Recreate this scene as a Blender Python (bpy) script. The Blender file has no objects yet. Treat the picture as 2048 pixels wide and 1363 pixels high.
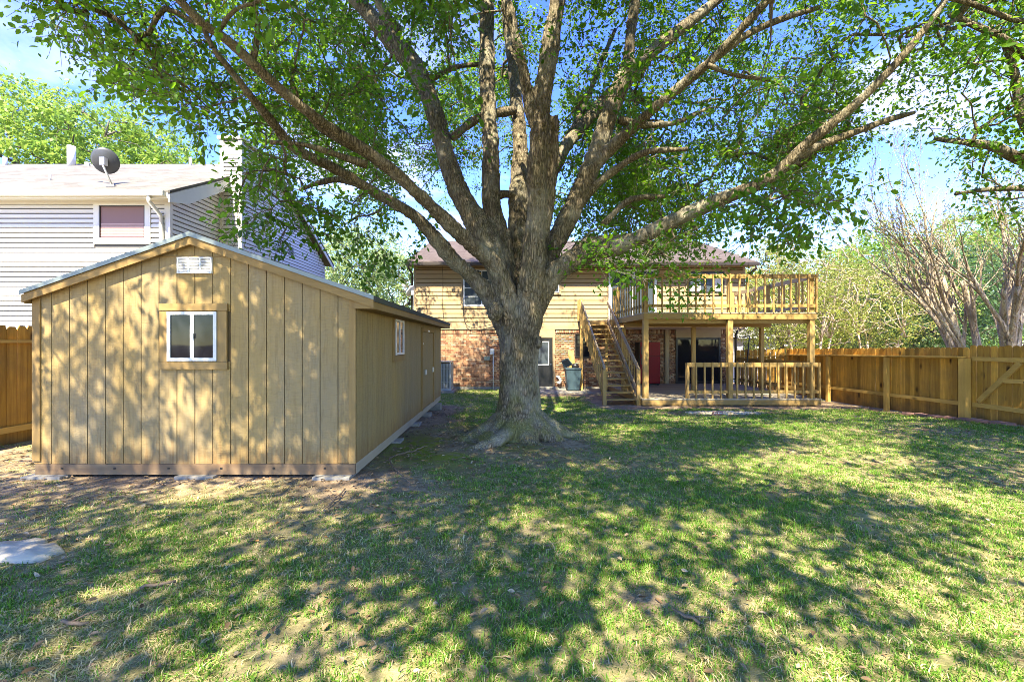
import bpy, bmesh, math, random
import numpy as np
from mathutils import Matrix, Vector
random.seed(7); RNG = np.random.default_rng(7)
R = math.radians
SC = bpy.context.scene
COL = SC.collection

# ------------------------------------------------------------------ camera, sky, sun, exposure
CAMZ, FPX, VX, VY = 1.88, 910.0, 1011.0, 686.0
cam = bpy.data.cameras.new('camera'); camo = bpy.data.objects.new('camera', cam); COL.objects.link(camo)
camo.location = (0, 0, CAMZ); camo.rotation_euler = (R(90), 0, 0)
cam.sensor_width = 36; cam.lens = 36 * FPX / 2048
cam.shift_x = 13 / 2048; cam.shift_y = 4.5 / 2048
cam.clip_start = .05; cam.clip_end = 3000
SC.camera = camo
SUN_EL, SUN_AZ = 52, 193            # azimuth clockwise from +Y: behind the camera, a little to the left
world = bpy.data.worlds.new('World'); SC.world = world; world.use_nodes = True
SC.view_settings.view_transform = 'Standard'; SC.view_settings.look = 'None'
SC.view_settings.gamma = 1; SC.view_settings.use_curve_mapping = False
SC.view_settings.exposure = 2.55
SC.view_settings.use_white_balance = True; SC.view_settings.white_balance_temperature = 7900; SC.view_settings.white_balance_tint = 4   # camera balanced for the shade
SKY_STRENGTH, SUN_STRENGTH = .15, 3.8
SC.render.engine = 'CYCLES'
SC.cycles.max_bounces = 9; SC.cycles.diffuse_bounces = 8; SC.cycles.glossy_bounces = 2; SC.cycles.transmission_bounces = 4; SC.cycles.transparent_max_bounces = 8
SC.cycles.sample_clamp_indirect = 6
SC.cycles.filter_width = .9; SC.cycles.use_denoising = True; SC.cycles.denoising_prefilter = 'NONE'; SC.cycles.caustics_reflective = False; SC.cycles.caustics_refractive = False
SC.cycles.debug_use_spatial_splits = True

def nd(nt, typ, ins=None, **props):
    n = nt.nodes.new(typ)
    for k, v in props.items(): setattr(n, k, v)
    for k, v in (ins or {}).items():
        s = n.inputs[k]
        if isinstance(v, bpy.types.NodeSocket): nt.links.new(v, s)
        elif isinstance(v, bpy.types.Node): nt.links.new(v.outputs[0], s)
        else:
            if s.type == 'RGBA' and len(v) == 3: v = (*v, 1)
            s.default_value = v
    return n
def math_(nt, op, a, b=0., clamp=False):
    return nd(nt, 'ShaderNodeMath', {0: a, 1: b}, operation=op, use_clamp=clamp).outputs[0]
def ramp(nt, fac, stops, interp='LINEAR'):
    n = nd(nt, 'ShaderNodeValToRGB', {0: fac}); cr = n.color_ramp; cr.interpolation = interp
    while len(cr.elements) < len(stops): cr.elements.new(.5)
    for e, (p, c) in zip(cr.elements, stops):
        e.position = p; e.color = (c, c, c, 1) if isinstance(c, (int, float)) else (*c, 1)
    return n.outputs[0]
def mixc(nt, fac, a, b, blend='MIX'):
    n = nd(nt, 'ShaderNodeMix', None, data_type='RGBA', blend_type=blend)
    for i, v in ((0, fac), (6, a), (7, b)):
        s = n.inputs[i]
        if isinstance(v, bpy.types.NodeSocket): nt.links.new(v, s)
        else: s.default_value = v if i == 0 else (*v, 1) if len(v) == 3 else v
    return n.outputs[2]

wt = world.node_tree; wt.nodes.clear()
sky = nd(wt, 'ShaderNodeTexSky', sky_type='NISHITA', sun_disc=False, sun_elevation=R(SUN_EL), sun_rotation=R(SUN_AZ),
         altitude=0, air_density=1., dust_density=0., ozone_density=5.)
tc = nd(wt, 'ShaderNodeTexCoord'); sep = nd(wt, 'ShaderNodeSeparateXYZ', {0: tc.outputs['Generated']})
den = math_(wt, 'ADD', math_(wt, 'MAXIMUM', sep.outputs[2], .02), .12)
cv = nd(wt, 'ShaderNodeCombineXYZ', {0: math_(wt, 'DIVIDE', sep.outputs[0], den), 1: math_(wt, 'DIVIDE', sep.outputs[1], den), 2: 5.2})
cn = nd(wt, 'ShaderNodeTexNoise', {'Vector': cv.outputs[0], 'Scale': .6, 'Detail': 9, 'Roughness': .56, 'Distortion': .35})
cl = ramp(wt, cn.outputs[0], [(.585, 0.), (.68, .5), (.80, .9)])
bg = nd(wt, 'ShaderNodeBackground', {'Color': mixc(wt, cl, nd(wt, 'ShaderNodeHueSaturation', {'Hue': .530, 'Saturation': 1.27, 'Color': sky.outputs[0]}).outputs[0], (2.6, 2.7, 2.9)), 'Strength': SKY_STRENGTH})
nd(wt, 'ShaderNodeOutputWorld', {0: bg})

sl = bpy.data.lights.new('sun', 'SUN'); slo = bpy.data.objects.new('sun', sl); COL.objects.link(slo)
sl.energy = SUN_STRENGTH; sl.angle = R(.53); sl.color = (1, .95, .86)
sd = Vector((math.sin(R(SUN_AZ)) * math.cos(R(SUN_EL)), math.cos(R(SUN_AZ)) * math.cos(R(SUN_EL)), math.sin(R(SUN_EL))))
slo.rotation_euler = sd.to_track_quat('Z', 'Y').to_euler(); slo.location = (-4, -20, 30)

# ------------------------------------------------------------------ helpers
def P(px, py, Y): return ((px - VX) / FPX * Y, Y, CAMZ + (VY - py) / FPX * Y)
def sstep(a, b, x):
    t = np.clip((np.asarray(x, float) - a) / (b - a), 0, 1); return t * t * (3 - 2 * t)
_tab = np.random.default_rng(3).random(4096)
def vnoise(p, seed=0):
    p = np.asarray(p, float); i = np.floor(p).astype(np.int64); f = p - i; f = f * f * (3 - 2 * f); d = p.shape[-1]
    K = (73856093, 19349663, 83492791); out = 0
    for c in range(2 ** d):
        w = 1.; h = seed * 7919
        for a in range(d):
            b = (c >> a) & 1; w = w * (f[..., a] if b else 1 - f[..., a]); h = h ^ ((i[..., a] + b) * K[a])
        out = out + w * _tab[(h ^ (h >> 13)) & 4095]
    return out
def fbm(p, seed=0, oct=3):
    p = np.asarray(p, float); s = 0; a = .5; t = 0
    for o in range(oct): s = s + a * vnoise(p * 2 ** o, seed + o); t += a; a *= .5
    return s / t
def gz(x, y):
    x = np.asarray(x, float); y = np.asarray(y, float)
    z = .36 - .36 * sstep(6, 14.5, y) + .10 * (1 - sstep(-1.5, .8, x)) * sstep(7, 9.5, y) * (1 - sstep(12, 15, y)) - 1.2 * sstep(21, 31, y)
    b = .05 * (fbm(np.stack([x * .7, y * .7], -1), 5) - .5) * sstep(0, 2, y) * (1 - sstep(12, 14, y))
    d = np.hypot(x - .2, y - 7.45)
    return z + b + .03 * np.exp(-(d / 1.3) ** 2)
def G(x, y): return float(gz(x, y))

W = {}
def thing(name, label, cat, loc=(0, 0, 0), group=None):
    o = bpy.data.objects.new(name, None); COL.objects.link(o); o.location = loc; o.empty_display_size = .1
    W[o] = Matrix.Translation(loc); tag(o, label, cat, group); return o
def tag(o, label=None, cat=None, group=None, kind=None):
    if label: o['label'] = label
    if cat: o['category'] = cat
    if group: o['group'] = group
    if kind: o['kind'] = kind
    return o
def link(name, me, mat, parent=None, M=None):
    o = bpy.data.objects.new(name, me); COL.objects.link(o); M = M or Matrix(); W[o] = M
    if parent is not None: o.parent = parent; o.matrix_parent_inverse = W[parent].inverted()
    o.matrix_basis = M
    if mat is not None and len(me.materials) == 0: me.materials.append(mat)
    return o
def npmesh(name, V, F, smooth=False, attrs=None):
    me = bpy.data.meshes.new(name); V = np.asarray(V, np.float32); F = np.asarray(F, np.int32)
    k = F.shape[1]; n = len(F)
    me.vertices.add(len(V)); me.vertices.foreach_set('co', V.ravel())
    me.loops.add(n * k); me.loops.foreach_set('vertex_index', F.ravel())
    me.polygons.add(n); me.polygons.foreach_set('loop_start', np.arange(n, dtype=np.int32) * k)
    if smooth: me.polygons.foreach_set('use_smooth', np.ones(n, bool))
    for an, av in (attrs or {}).items():
        a = me.attributes.new(an, 'FLOAT', 'POINT'); a.data.foreach_set('value', np.asarray(av, np.float32))
    me.update(calc_edges=True); me.validate(); return me
CUBE_V = [(-.5, -.5, -.5), (.5, -.5, -.5), (.5, .5, -.5), (-.5, .5, -.5), (-.5, -.5, .5), (.5, -.5, .5), (.5, .5, .5), (-.5, .5, .5)]
CUBE_F = [(0, 3, 2, 1), (4, 5, 6, 7), (0, 1, 5, 4), (1, 2, 6, 5), (2, 3, 7, 6), (3, 0, 4, 7)]
LAP_V = [(-.5, -1, 0), (.5, -1, 0), (.5, 0, 0), (-.5, 0, 0), (-.5, -.62, 1), (.5, -.62, 1), (.5, 0, 1), (-.5, 0, 1)]
_cache = {}
def shared(kind, mat, V, F):
    k = (kind, mat.name)
    if k not in _cache:
        me = bpy.data.meshes.new(kind + '_' + mat.name); me.from_pydata(V, [], F); me.materials.append(mat); _cache[k] = me
    return _cache[k]
def box(name, x0, x1, y0, y1, z0, z1, mat, parent=None, bev=0):
    if bev:
        bm = bmesh.new(); bmesh.ops.create_cube(bm, size=1)
        for v in bm.verts: v.co = (v.co.x * (x1 - x0), v.co.y * (y1 - y0), v.co.z * (z1 - z0))
        bmesh.ops.bevel(bm, geom=bm.edges[:], offset=bev, segments=2, affect='EDGES', profile=.7)
        me = bpy.data.meshes.new(name); bm.to_mesh(me); bm.free()
        return link(name, me, mat, parent, Matrix.Translation(((x0 + x1) / 2, (y0 + y1) / 2, (z0 + z1) / 2)))
    M = Matrix.Translation(((x0 + x1) / 2, (y0 + y1) / 2, (z0 + z1) / 2)) @ Matrix.Diagonal((x1 - x0, y1 - y0, z1 - z0, 1))
    return link(name, shared('block', mat, CUBE_V, CUBE_F), mat, parent, M)
def beam(name, p0, p1, w, h, mat, parent=None, up=(0, 0, 1)):
    p0 = Vector(p0); p1 = Vector(p1); d = p1 - p0; L = d.length; d.normalize(); up = Vector(up)
    s = d.cross(up)
    if s.length < 1e-3: s = d.cross(Vector((0, 1, 0)))
    s.normalize(); u = s.cross(d)
    M = Matrix((( s.x*w, d.x*L, u.x*h, 0), (s.y*w, d.y*L, u.y*h, 0), (s.z*w, d.z*L, u.z*h, 0), (0, 0, 0, 1)))
    M = Matrix.Translation((p0 + p1) / 2) @ M
    return link(name, shared('block', mat, CUBE_V, CUBE_F), mat, parent, M)
def poly(name, V, F, mat, parent=None, smooth=False):
    me = bpy.data.meshes.new(name); me.from_pydata([tuple(v) for v in V], [], F)
    if smooth: me.polygons.foreach_set('use_smooth', [True] * len(me.polygons))
    me.update(); return link(name, me, mat, parent)
def prism(name, pts, axis, a, b, mat, parent=None):
    """pts: 2D outline in the two axes other than axis, extruded from a to b"""
    def put(p, t):
        q = list(p); q.insert(axis, t); return tuple(q)
    n = len(pts); V = [put(p, a) for p in pts] + [put(p, b) for p in pts]
    F = [tuple(range(n))[::-1], tuple(range(n, 2 * n))] + [(i, (i + 1) % n, n + (i + 1) % n, n + i) for i in range(n)]
    o = poly(name, V, F, mat, parent)
    bm = bmesh.new(); bm.from_mesh(o.data); bmesh.ops.recalc_face_normals(bm, faces=bm.faces); bm.to_mesh(o.data); bm.free()
    return o
def crom(pts, step):
    """Catmull-Rom through rows of pts (any columns)"""
    pts = np.asarray(pts, float); Q = np.vstack([2 * pts[0] - pts[1], pts, 2 * pts[-1] - pts[-2]]); out = []
    for i in range(1, len(Q) - 2):
        n = max(2, int(np.linalg.norm(Q[i + 1, :3] - Q[i, :3]) / step)); t = np.linspace(0, 1, n, endpoint=False)[:, None]
        a, b, c, d = Q[i - 1], Q[i], Q[i + 1], Q[i + 2]
        out.append(.5 * (2 * b + (c - a) * t + (2 * a - 5 * b + 4 * c - d) * t ** 2 + (3 * b - a - 3 * c + d) * t ** 3))
    out.append(pts[-1:]); return np.vstack(out)
def tube(path, rad, n=8, cap=True):
    path = np.asarray(path, float); m = len(path); rad = np.broadcast_to(rad, (m,)).copy()
    T = np.gradient(path, axis=0); T /= np.linalg.norm(T, axis=1)[:, None] + 1e-9
    ref = np.array([.31, .87, .38]); a = np.cross(T, ref); a /= np.linalg.norm(a, axis=1)[:, None] + 1e-9; b = np.cross(T, a)
    th = np.linspace(0, 2 * np.pi, n, endpoint=False)
    V = path[:, None] + rad[:, None, None] * (np.cos(th)[None, :, None] * a[:, None] + np.sin(th)[None, :, None] * b[:, None])
    V = V.reshape(-1, 3); i = np.arange(m - 1)[:, None] * n; j = np.arange(n)[None]; k = (j + 1) % n
    F = np.stack([i + j, i + k, i + n + k, i + n + j], -1).reshape(-1, 4)
    if cap:
        c0 = len(V); V = np.vstack([V, path[:1], path[-1:]]); e = (m - 1) * n
        jj = np.arange(n); kk = (jj + 1) % n
        F = np.vstack([F, np.stack([np.full(n, c0), kk, jj, np.full(n, c0)], -1)[:, [0, 1, 2, 2]], np.stack([np.full(n, c0 + 1), e + jj, e + kk, e + kk], -1)])
    return V, F
class Bag:
    def __init__(s): s.V = []; s.F = []; s.n = 0; s.A = []
    def add(s, V, F, a=0.):
        s.V.append(V); s.F.append(np.asarray(F) + s.n); s.n += len(V); s.A.append(np.broadcast_to(a, (len(V),)))
    def build(s, name, mat, parent=None, smooth=True):
        V = np.vstack(s.V); F = np.vstack(s.F)
        bad = F[:, 2] == F[:, 3]
        me = bpy.data.meshes.new(name)
        Fq = F[~bad]; Ft = F[bad][:, :3]; nl = Fq.size + Ft.size; npoly = len(Fq) + len(Ft)
        me.vertices.add(len(V)); me.vertices.foreach_set('co', V.astype(np.float32).ravel())
        me.loops.add(nl); me.loops.foreach_set('vertex_index', np.concatenate([Fq.ravel(), Ft.ravel()]).astype(np.int32))
        me.polygons.add(npoly)
        me.polygons.foreach_set('loop_start', np.concatenate([np.arange(len(Fq)) * 4, Fq.size + np.arange(len(Ft)) * 3]).astype(np.int32))
        if smooth: me.polygons.foreach_set('use_smooth', np.ones(npoly, bool))
        at = me.attributes.new('tint', 'FLOAT', 'POINT'); at.data.foreach_set('value', np.concatenate(s.A).astype(np.float32))
        me.update(calc_edges=True); return link(name, me, mat, parent)
def pipe(name, pts, r, mat, parent=None, n=8, step=.05, smooth_path=False):
    p = crom(pts, step) if smooth_path else np.asarray(pts, float); b = Bag(); b.add(*tube(p, r, n)); return b.build(name, mat, parent)

# ------------------------------------------------------------------ materials
def new_mat(name):
    m = bpy.data.materials.new(name); m.use_nodes = True; m.node_tree.nodes.clear(); return m, m.node_tree
def finish(nt, color, rough=.7, bump=None, bstr=.3, bdist=.01, spec=.3, metal=0., extra=None):
    ins = {'Base Color': color, 'Roughness': rough, 'Metallic': metal, 'Specular IOR Level': spec}
    if bump is not None: ins['Normal'] = nd(nt, 'ShaderNodeBump', {'Height': bump, 'Strength': bstr, 'Distance': bdist}).outputs[0]
    b = nd(nt, 'ShaderNodeBsdfPrincipled', ins)
    nd(nt, 'ShaderNodeOutputMaterial', {0: b}); return b
def objpos(nt, scale, jit=23.):
    """world position, shifted at random for each piece, stretched by scale"""
    g = nd(nt, 'ShaderNodeNewGeometry'); oi = nd(nt, 'ShaderNodeObjectInfo')
    off = nd(nt, 'ShaderNodeVectorMath', {0: (jit, jit * .7, jit * 1.3), 'Scale': oi.outputs['Random']}, operation='SCALE')
    a = nd(nt, 'ShaderNodeVectorMath', {0: g.outputs['Position'], 1: off.outputs[0]}, operation='ADD')
    return nd(nt, 'ShaderNodeVectorMath', {0: a.outputs[0], 1: scale}, operation='MULTIPLY').outputs[0], oi.outputs['Random'], g.outputs['Position']
def wood(name, c1, c2, axis=2, var=.22, rough=.75, knots=0., grain=26., bstr=.25, weather=None, dirt=None, spec=.2):
    m, nt = new_mat(name); s = [grain] * 3; s[axis] = grain * .055
    v, rnd, pos = objpos(nt, tuple(s))
    n1 = nd(nt, 'ShaderNodeTexNoise', {'Vector': v, 'Scale': 1., 'Detail': 6, 'Roughness': .65})
    n2 = nd(nt, 'ShaderNodeTexNoise', {'Vector': pos, 'Scale': 2.3, 'Detail': 5, 'Roughness': .6})
    c = mixc(nt, ramp(nt, n1.outputs[0], [(.3, 0.), (.7, 1.)]), c1, c2)
    val = math_(nt, 'ADD', math_(nt, 'MULTIPLY', rnd, var * 2), 1 - var)
    c = mixc(nt, 1., c, nd(nt, 'ShaderNodeCombineColor', {0: val, 1: val, 2: val}).outputs[0], 'MULTIPLY')
    c = mixc(nt, math_(nt, 'MULTIPLY', ramp(nt, n2.outputs[0], [(.42, 0.), (.7, 1.)]), .4), c, weather or tuple(x * .55 for x in c1))
    if knots:
        ks = [3.2] * 3; ks[axis] = 1.7
        kv = nd(nt, 'ShaderNodeVectorMath', {0: v, 1: tuple(k / q for k, q in zip(ks, s))}, operation='MULTIPLY')
        vo = nd(nt, 'ShaderNodeTexVoronoi', {'Vector': kv.outputs[0], 'Scale': 1., 'Randomness': 1.})
        c = mixc(nt, math_(nt, 'MULTIPLY', ramp(nt, vo.outputs['Distance'], [(.08, 1.), (.19, 0.)]), knots), c, (.05, .022, .008))
    if dirt:   # dark splash staining close to the ground, with a ragged top edge
        z0, z1, dc = dirt; sp = nd(nt, 'ShaderNodeSeparateXYZ', {0: pos})
        h = math_(nt, 'ADD', sp.outputs[2], math_(nt, 'MULTIPLY', math_(nt, 'SUBTRACT', n2.outputs[0], .5), -.9))
        mr = nd(nt, 'ShaderNodeMapRange', {0: h, 1: z0, 2: z1, 3: .75, 4: 0.})
        c = mixc(nt, mr.outputs[0], c, dc)
    finish(nt, c, rough, n1.outputs[0], bstr, .006, spec); return m
def plain(name, c, rough=.5, var=0., noise=.12, nscale=6., spec=.4, metal=0., bstr=0., bscale=80.):
    m, nt = new_mat(name); v, rnd, pos = objpos(nt, (1, 1, 1), 5.)
    n = nd(nt, 'ShaderNodeTexNoise', {'Vector': v, 'Scale': nscale, 'Detail': 6, 'Roughness': .6})
    k = math_(nt, 'ADD', math_(nt, 'MULTIPLY', math_(nt, 'SUBTRACT', n.outputs[0], .5), noise * 2.4), 1.)
    if var: k = math_(nt, 'ADD', k, math_(nt, 'MULTIPLY', math_(nt, 'SUBTRACT', rnd, .5), var * 2))
    col = mixc(nt, 1., c, nd(nt, 'ShaderNodeCombineColor', {0: k, 1: k, 2: k}).outputs[0], 'MULTIPLY')
    b = nd(nt, 'ShaderNodeTexNoise', {'Vector': pos, 'Scale': bscale, 'Detail': 3}).outputs[0] if bstr else None
    finish(nt, col, rough, b, bstr, .004, spec, metal); return m
def glass_dark(name, c=(.012, .014, .018), rough=.03):
    m, nt = new_mat(name); g = nd(nt, 'ShaderNodeNewGeometry')
    n = nd(nt, 'ShaderNodeTexNoise', {'Vector': g.outputs['Position'], 'Scale': 1.6, 'Detail': 2})
    finish(nt, c, rough, n.outputs[0], .04, .05, .2); return m
def shingles(name, c1, c2, c3):
    m, nt = new_mat(name); g = nd(nt, 'ShaderNodeNewGeometry'); sp = nd(nt, 'ShaderNodeSeparateXYZ', {0: g.outputs['Position']})
    v = nd(nt, 'ShaderNodeCombineXYZ', {0: sp.outputs[0], 1: math_(nt, 'MULTIPLY', sp.outputs[1], 1.1), 2: 0.})
    br = nd(nt, 'ShaderNodeTexBrick', {'Vector': v.outputs[0], 'Color1': c1, 'Color2': c2, 'Mortar': tuple(x * .35 for x in c1), 'Scale': 1.,
            'Mortar Size': .006, 'Brick Width': .3, 'Row Height': .14, 'Bias': 0.})
    n = nd(nt, 'ShaderNodeTexNoise', {'Vector': g.outputs['Position'], 'Scale': 1.5, 'Detail': 8, 'Roughness': .7})
    c = mixc(nt, ramp(nt, n.outputs[0], [(.4, 0.), (.65, .7)]), br.outputs[0], c3)
    finish(nt, c, .9, br.outputs[1], -.4, .01, .15); return m
def leaf_mat(name, c_dark, c_light, trans=.45, c_trans=(.32, .50, .05), rough=.45):
    m, nt = new_mat(name)
    a = nd(nt, 'ShaderNodeAttribute', attribute_name='tint')
    c = mixc(nt, a.outputs['Fac'], c_dark, c_light)
    ct = mixc(nt, a.outputs['Fac'], tuple(x * .6 for x in c_trans), c_trans)
    b = nd(nt, 'ShaderNodeBsdfPrincipled', {'Base Color': c, 'Roughness': rough, 'Specular IOR Level': .35})
    t = nd(nt, 'ShaderNodeBsdfTranslucent', {'Color': ct})
    mx = nd(nt, 'ShaderNodeMixShader', {0: trans, 1: b, 2: t}); nd(nt, 'ShaderNodeOutputMaterial', {0: mx}); return m
def bark_mat(name, c_hi, c_lo, lichen=(.33, .34, .27), moss=None, scale=1.):
    m, nt = new_mat(name); g = nd(nt, 'ShaderNodeNewGeometry'); pos = g.outputs['Position']
    at = nd(nt, 'ShaderNodeAttribute', attribute_name='bark_height')
    v = nd(nt, 'ShaderNodeVectorMath', {0: pos, 1: (36 * scale, 36 * scale, 7 * scale)}, operation='MULTIPLY').outputs[0]
    w = nd(nt, 'ShaderNodeTexNoise', {'Vector': v, 'Scale': .5, 'Detail': 3})
    v2 = nd(nt, 'ShaderNodeVectorMath', {0: v, 1: nd(nt, 'ShaderNodeVectorMath', {0: w.outputs[1], 'Scale': 3.2}, operation='SCALE').outputs[0]}, operation='ADD').outputs[0]
    vo = nd(nt, 'ShaderNodeTexVoronoi', {'Vector': v2, 'Scale': .8}, feature='DISTANCE_TO_EDGE')
    fi = nd(nt, 'ShaderNodeTexNoise', {'Vector': v, 'Scale': 1.4, 'Detail': 5, 'Roughness': .7})
    big = nd(nt, 'ShaderNodeTexNoise', {'Vector': pos, 'Scale': 1.7, 'Detail': 6, 'Roughness': .65})
    ridge = ramp(nt, vo.outputs[0], [(.0, 0.), (.28, 1.)])
    hgt = math_(nt, 'ADD', math_(nt, 'MULTIPLY', ridge, .42), math_(nt, 'MULTIPLY', fi.outputs[0], .85))
    c = mixc(nt, ramp(nt, hgt, [(.28, 0.), (.5, .35), (.92, 1.)]), c_lo, c_hi)
    c = mixc(nt, math_(nt, 'MULTIPLY', ramp(nt, big.outputs[0], [(.48, 0.), (.66, 1.)]), .75), c, lichen)
    c = mixc(nt, math_(nt, 'MULTIPLY', ramp(nt, big.outputs[0], [(.28, 1.), (.42, 0.)]), .6), c, tuple(x * .9 for x in c_lo))
    if moss:
        sp = nd(nt, 'ShaderNodeSeparateXYZ', {0: pos}); mr = nd(nt, 'ShaderNodeMapRange', {0: sp.outputs[2], 1: .25, 2: 1.5, 3: 1., 4: .12})
        mn = nd(nt, 'ShaderNodeTexNoise', {'Vector': pos, 'Scale': 4.5, 'Detail': 5})
        c = mixc(nt, math_(nt, 'MULTIPLY', mr.outputs[0], ramp(nt, mn.outputs[0], [(.42, 0.), (.62, .85)])), c, moss)
    finish(nt, c, .9, hgt, 1., .03 / scale, .1); return m

SHED = (.32, .22, .088); SHED2 = (.37, .26, .12)
def shed_mat(name):
    """rough-sawn painted panel siding: fine cross-sawn ridges, faded and stained paint"""
    m, nt = new_mat(name); v, rnd, pos = objpos(nt, (1, 1, 1), 3.)
    sv = nd(nt, 'ShaderNodeVectorMath', {0: v, 1: (9, 9, 75)}, operation='MULTIPLY').outputs[0]
    saw = nd(nt, 'ShaderNodeTexNoise', {'Vector': sv, 'Scale': 1., 'Detail': 4, 'Roughness': .6})
    gr = nd(nt, 'ShaderNodeTexNoise', {'Vector': nd(nt, 'ShaderNodeVectorMath', {0: v, 1: (34, 34, 3.5)}, operation='MULTIPLY').outputs[0], 'Scale': 1., 'Detail': 4, 'Distortion': .6})
    big = nd(nt, 'ShaderNodeTexNoise', {'Vector': nd(nt, 'ShaderNodeVectorMath', {0: pos, 1: (2.2, 1.1, .8)}, operation='MULTIPLY').outputs[0], 'Scale': 1., 'Detail': 6, 'Roughness': .6})
    c = mixc(nt, ramp(nt, big.outputs[0], [(.35, 0.), (.65, 1.)]), SHED, (.265, .205, .115))
    c = mixc(nt, math_(nt, 'MULTIPLY', ramp(nt, gr.outputs[0], [(.48, 0.), (.72, 1.)]), .42), c, (.16, .105, .045))
    c = mixc(nt, math_(nt, 'MULTIPLY', ramp(nt, saw.outputs[0], [(.35, 1.), (.5, 0.)]), .22), c, (.17, .115, .05))
    k = math_(nt, 'ADD', math_(nt, 'MULTIPLY', rnd, .12), .94)
    c = mixc(nt, 1., c, nd(nt, 'ShaderNodeCombineColor', {0: k, 1: k, 2: k}).outputs[0], 'MULTIPLY')
    sp = nd(nt, 'ShaderNodeSeparateXYZ', {0: pos})
    h = math_(nt, 'ADD', sp.outputs[2], math_(nt, 'MULTIPLY', math_(nt, 'SUBTRACT', gr.outputs[0], .5), -.5))
    c = mixc(nt, nd(nt, 'ShaderNodeMapRange', {0: h, 1: .45, 2: .78, 3: .6, 4: 0.}).outputs[0], c, (.20, .10, .035))
    al = math_(nt, 'MULTIPLY', nd(nt, 'ShaderNodeMapRange', {0: sp.outputs[0], 1: -1.69, 2: -1.66, 3: 0., 4: 1.}).outputs[0],
               nd(nt, 'ShaderNodeMapRange', {0: h, 1: .5, 2: 1.6, 3: .55, 4: .12}).outputs[0])
    c = mixc(nt, al, c, (.20, .19, .05))     # algae tinge on the side that stays damp
    finish(nt, c, .8, math_(nt, 'ADD', saw.outputs[0], math_(nt, 'MULTIPLY', gr.outputs[0], .6)), .5, .006, .2); return m
M_SHED = shed_mat('shed_panel_paint')
M_SHEDTRIM = wood('shed_trim_paint', (.30, .195, .08), (.24, .155, .06), 2, .08, grain=30, bstr=.2)
M_SHEDTRIMX = wood('shed_trim_paint_level', (.30, .195, .08), (.24, .155, .06), 0, .08, grain=30, bstr=.2)
M_SKIRT = wood('skirt_board', (.22, .155, .095), (.15, .10, .06), 0, .06, grain=12, bstr=.12, weather=(.20, .10, .05))
M_SKIRTY = wood('skirt_board_side', (.42, .37, .29), (.33, .28, .20), 1, .06, grain=12, bstr=.12)
M_DRIP = plain('drip_edge_metal', (.17, .20, .195), .45, noise=.1, metal=.3)
M_GROOVE = plain('groove_dark', (.14, .09, .04), .9)
LUM = ((.42, .27, .10), (.33, .205, .07))
M_LX, M_LY, M_LZ = (wood('deck_lumber_' + 'xyz'[a], *LUM, a, .16, grain=24, bstr=.25, weather=(.28, .20, .10)) for a in range(3))
M_FLOOR = wood('deck_floor_boards', (.40, .34, .25), (.31, .26, .19), 0, .15, grain=24, bstr=.25)
M_RAILW = wood('weathered_rail', (.44, .34, .22), (.35, .26, .16), 1, .12, grain=24)
CED = ((.64, .35, .07), (.38, .185, .035))
M_CEDAR = wood('cedar_picket', *CED, 2, .42, grain=22, knots=1., bstr=.35, weather=(.16, .10, .05), dirt=(.12, .62, (.10, .065, .038)))
M_CEDRY, M_CEDRX, M_CEDZ = (wood('cedar_rail_' + n, (.60, .37, .11), (.46, .27, .075), a, .15, grain=26, knots=.6) for n, a in (('y', 1), ('x', 0), ('z', 2)))
M_SIDE = wood('house_siding_paint', (.37, .275, .165), (.33, .24, .14), 0, .07, grain=14, bstr=.1, weather=(.40, .26, .12))
M_TAN = plain('tan_trim_paint', (.34, .25, .145), .6, noise=.08)
M_VINYL = plain('white_vinyl', (.62, .61, .60), .45, var=.02, noise=.06, nscale=2.)
M_SHADOWGAP = plain('shadow_gap_backing', (.10, .10, .10), .9)  # dark colour deepens the shade in the gaps between vinyl boards
M_WTRIM = plain('white_trim_paint', (.64, .64, .63), .5, noise=.06)
M_WHITE = plain('white_frame', (.60, .62, .64), .35, noise=.05)
M_GUTW = plain('white_gutter', (.60, .60, .58), .4, noise=.08)
M_BROWNMETAL = plain('dark_gutter_metal', (.035, .028, .025), .4, noise=.15)
M_BLACK = plain('black_paint', (.014, .014, .016), .35, noise=.1)
M_GLASS = glass_dark('window_glass'); M_GLASSB = glass_dark('blue_window_glass', (.05, .065, .08))
M_SCREEN = plain('window_screen', (.20, .105, .10), .5, noise=.06)
M_BLIND = plain('blind_slat', (.42, .27, .25), .5)
M_ROOFA = shingles('brown_shingles', (.095, .074, .066), (.066, .050, .045), (.115, .096, .087))
M_ROOFB = shingles('weathered_shingles', (.155, .145, .13), (.105, .098, .09), (.19, .18, .165))
M_ROOFS = plain('shed_shingles', (.06, .065, .055), .95, noise=.35, nscale=9, bstr=.6, bscale=60)
M_CONC = plain('concrete', (.25, .235, .205), .9, var=.12, noise=.2, nscale=9, bstr=.4, bscale=50)
M_STEEL = plain('grey_steel', (.42, .45, .47), .35, noise=.06, metal=.5)
M_DISH = plain('dish_grey', (.055, .06, .07), .4, noise=.06)
M_GALV = plain('galvanised', (.45, .45, .44), .4, metal=.6)
M_BIN = plain('bin_plastic', (.035, .065, .085), .5, noise=.25, nscale=5)
M_RED = plain('red_enamel', (.20, .004, .009), .4, noise=.08, spec=.2)
M_STONE = plain('pale_stone', (.48, .42, .32), .85, noise=.2, nscale=7, bstr=.7, bscale=35)
M_PAVER = plain('pink_paver', (.30, .16, .135), .85, var=.15, noise=.2)
M_STICK = plain('dead_wood', (.17, .12, .08), .9, noise=.3, nscale=20, bstr=.6)
M_WIRE = plain('cable_black', (.03, .025, .02), .6)
M_GREENBOX = plain('green_box', (.20, .24, .20), .5)

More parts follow.
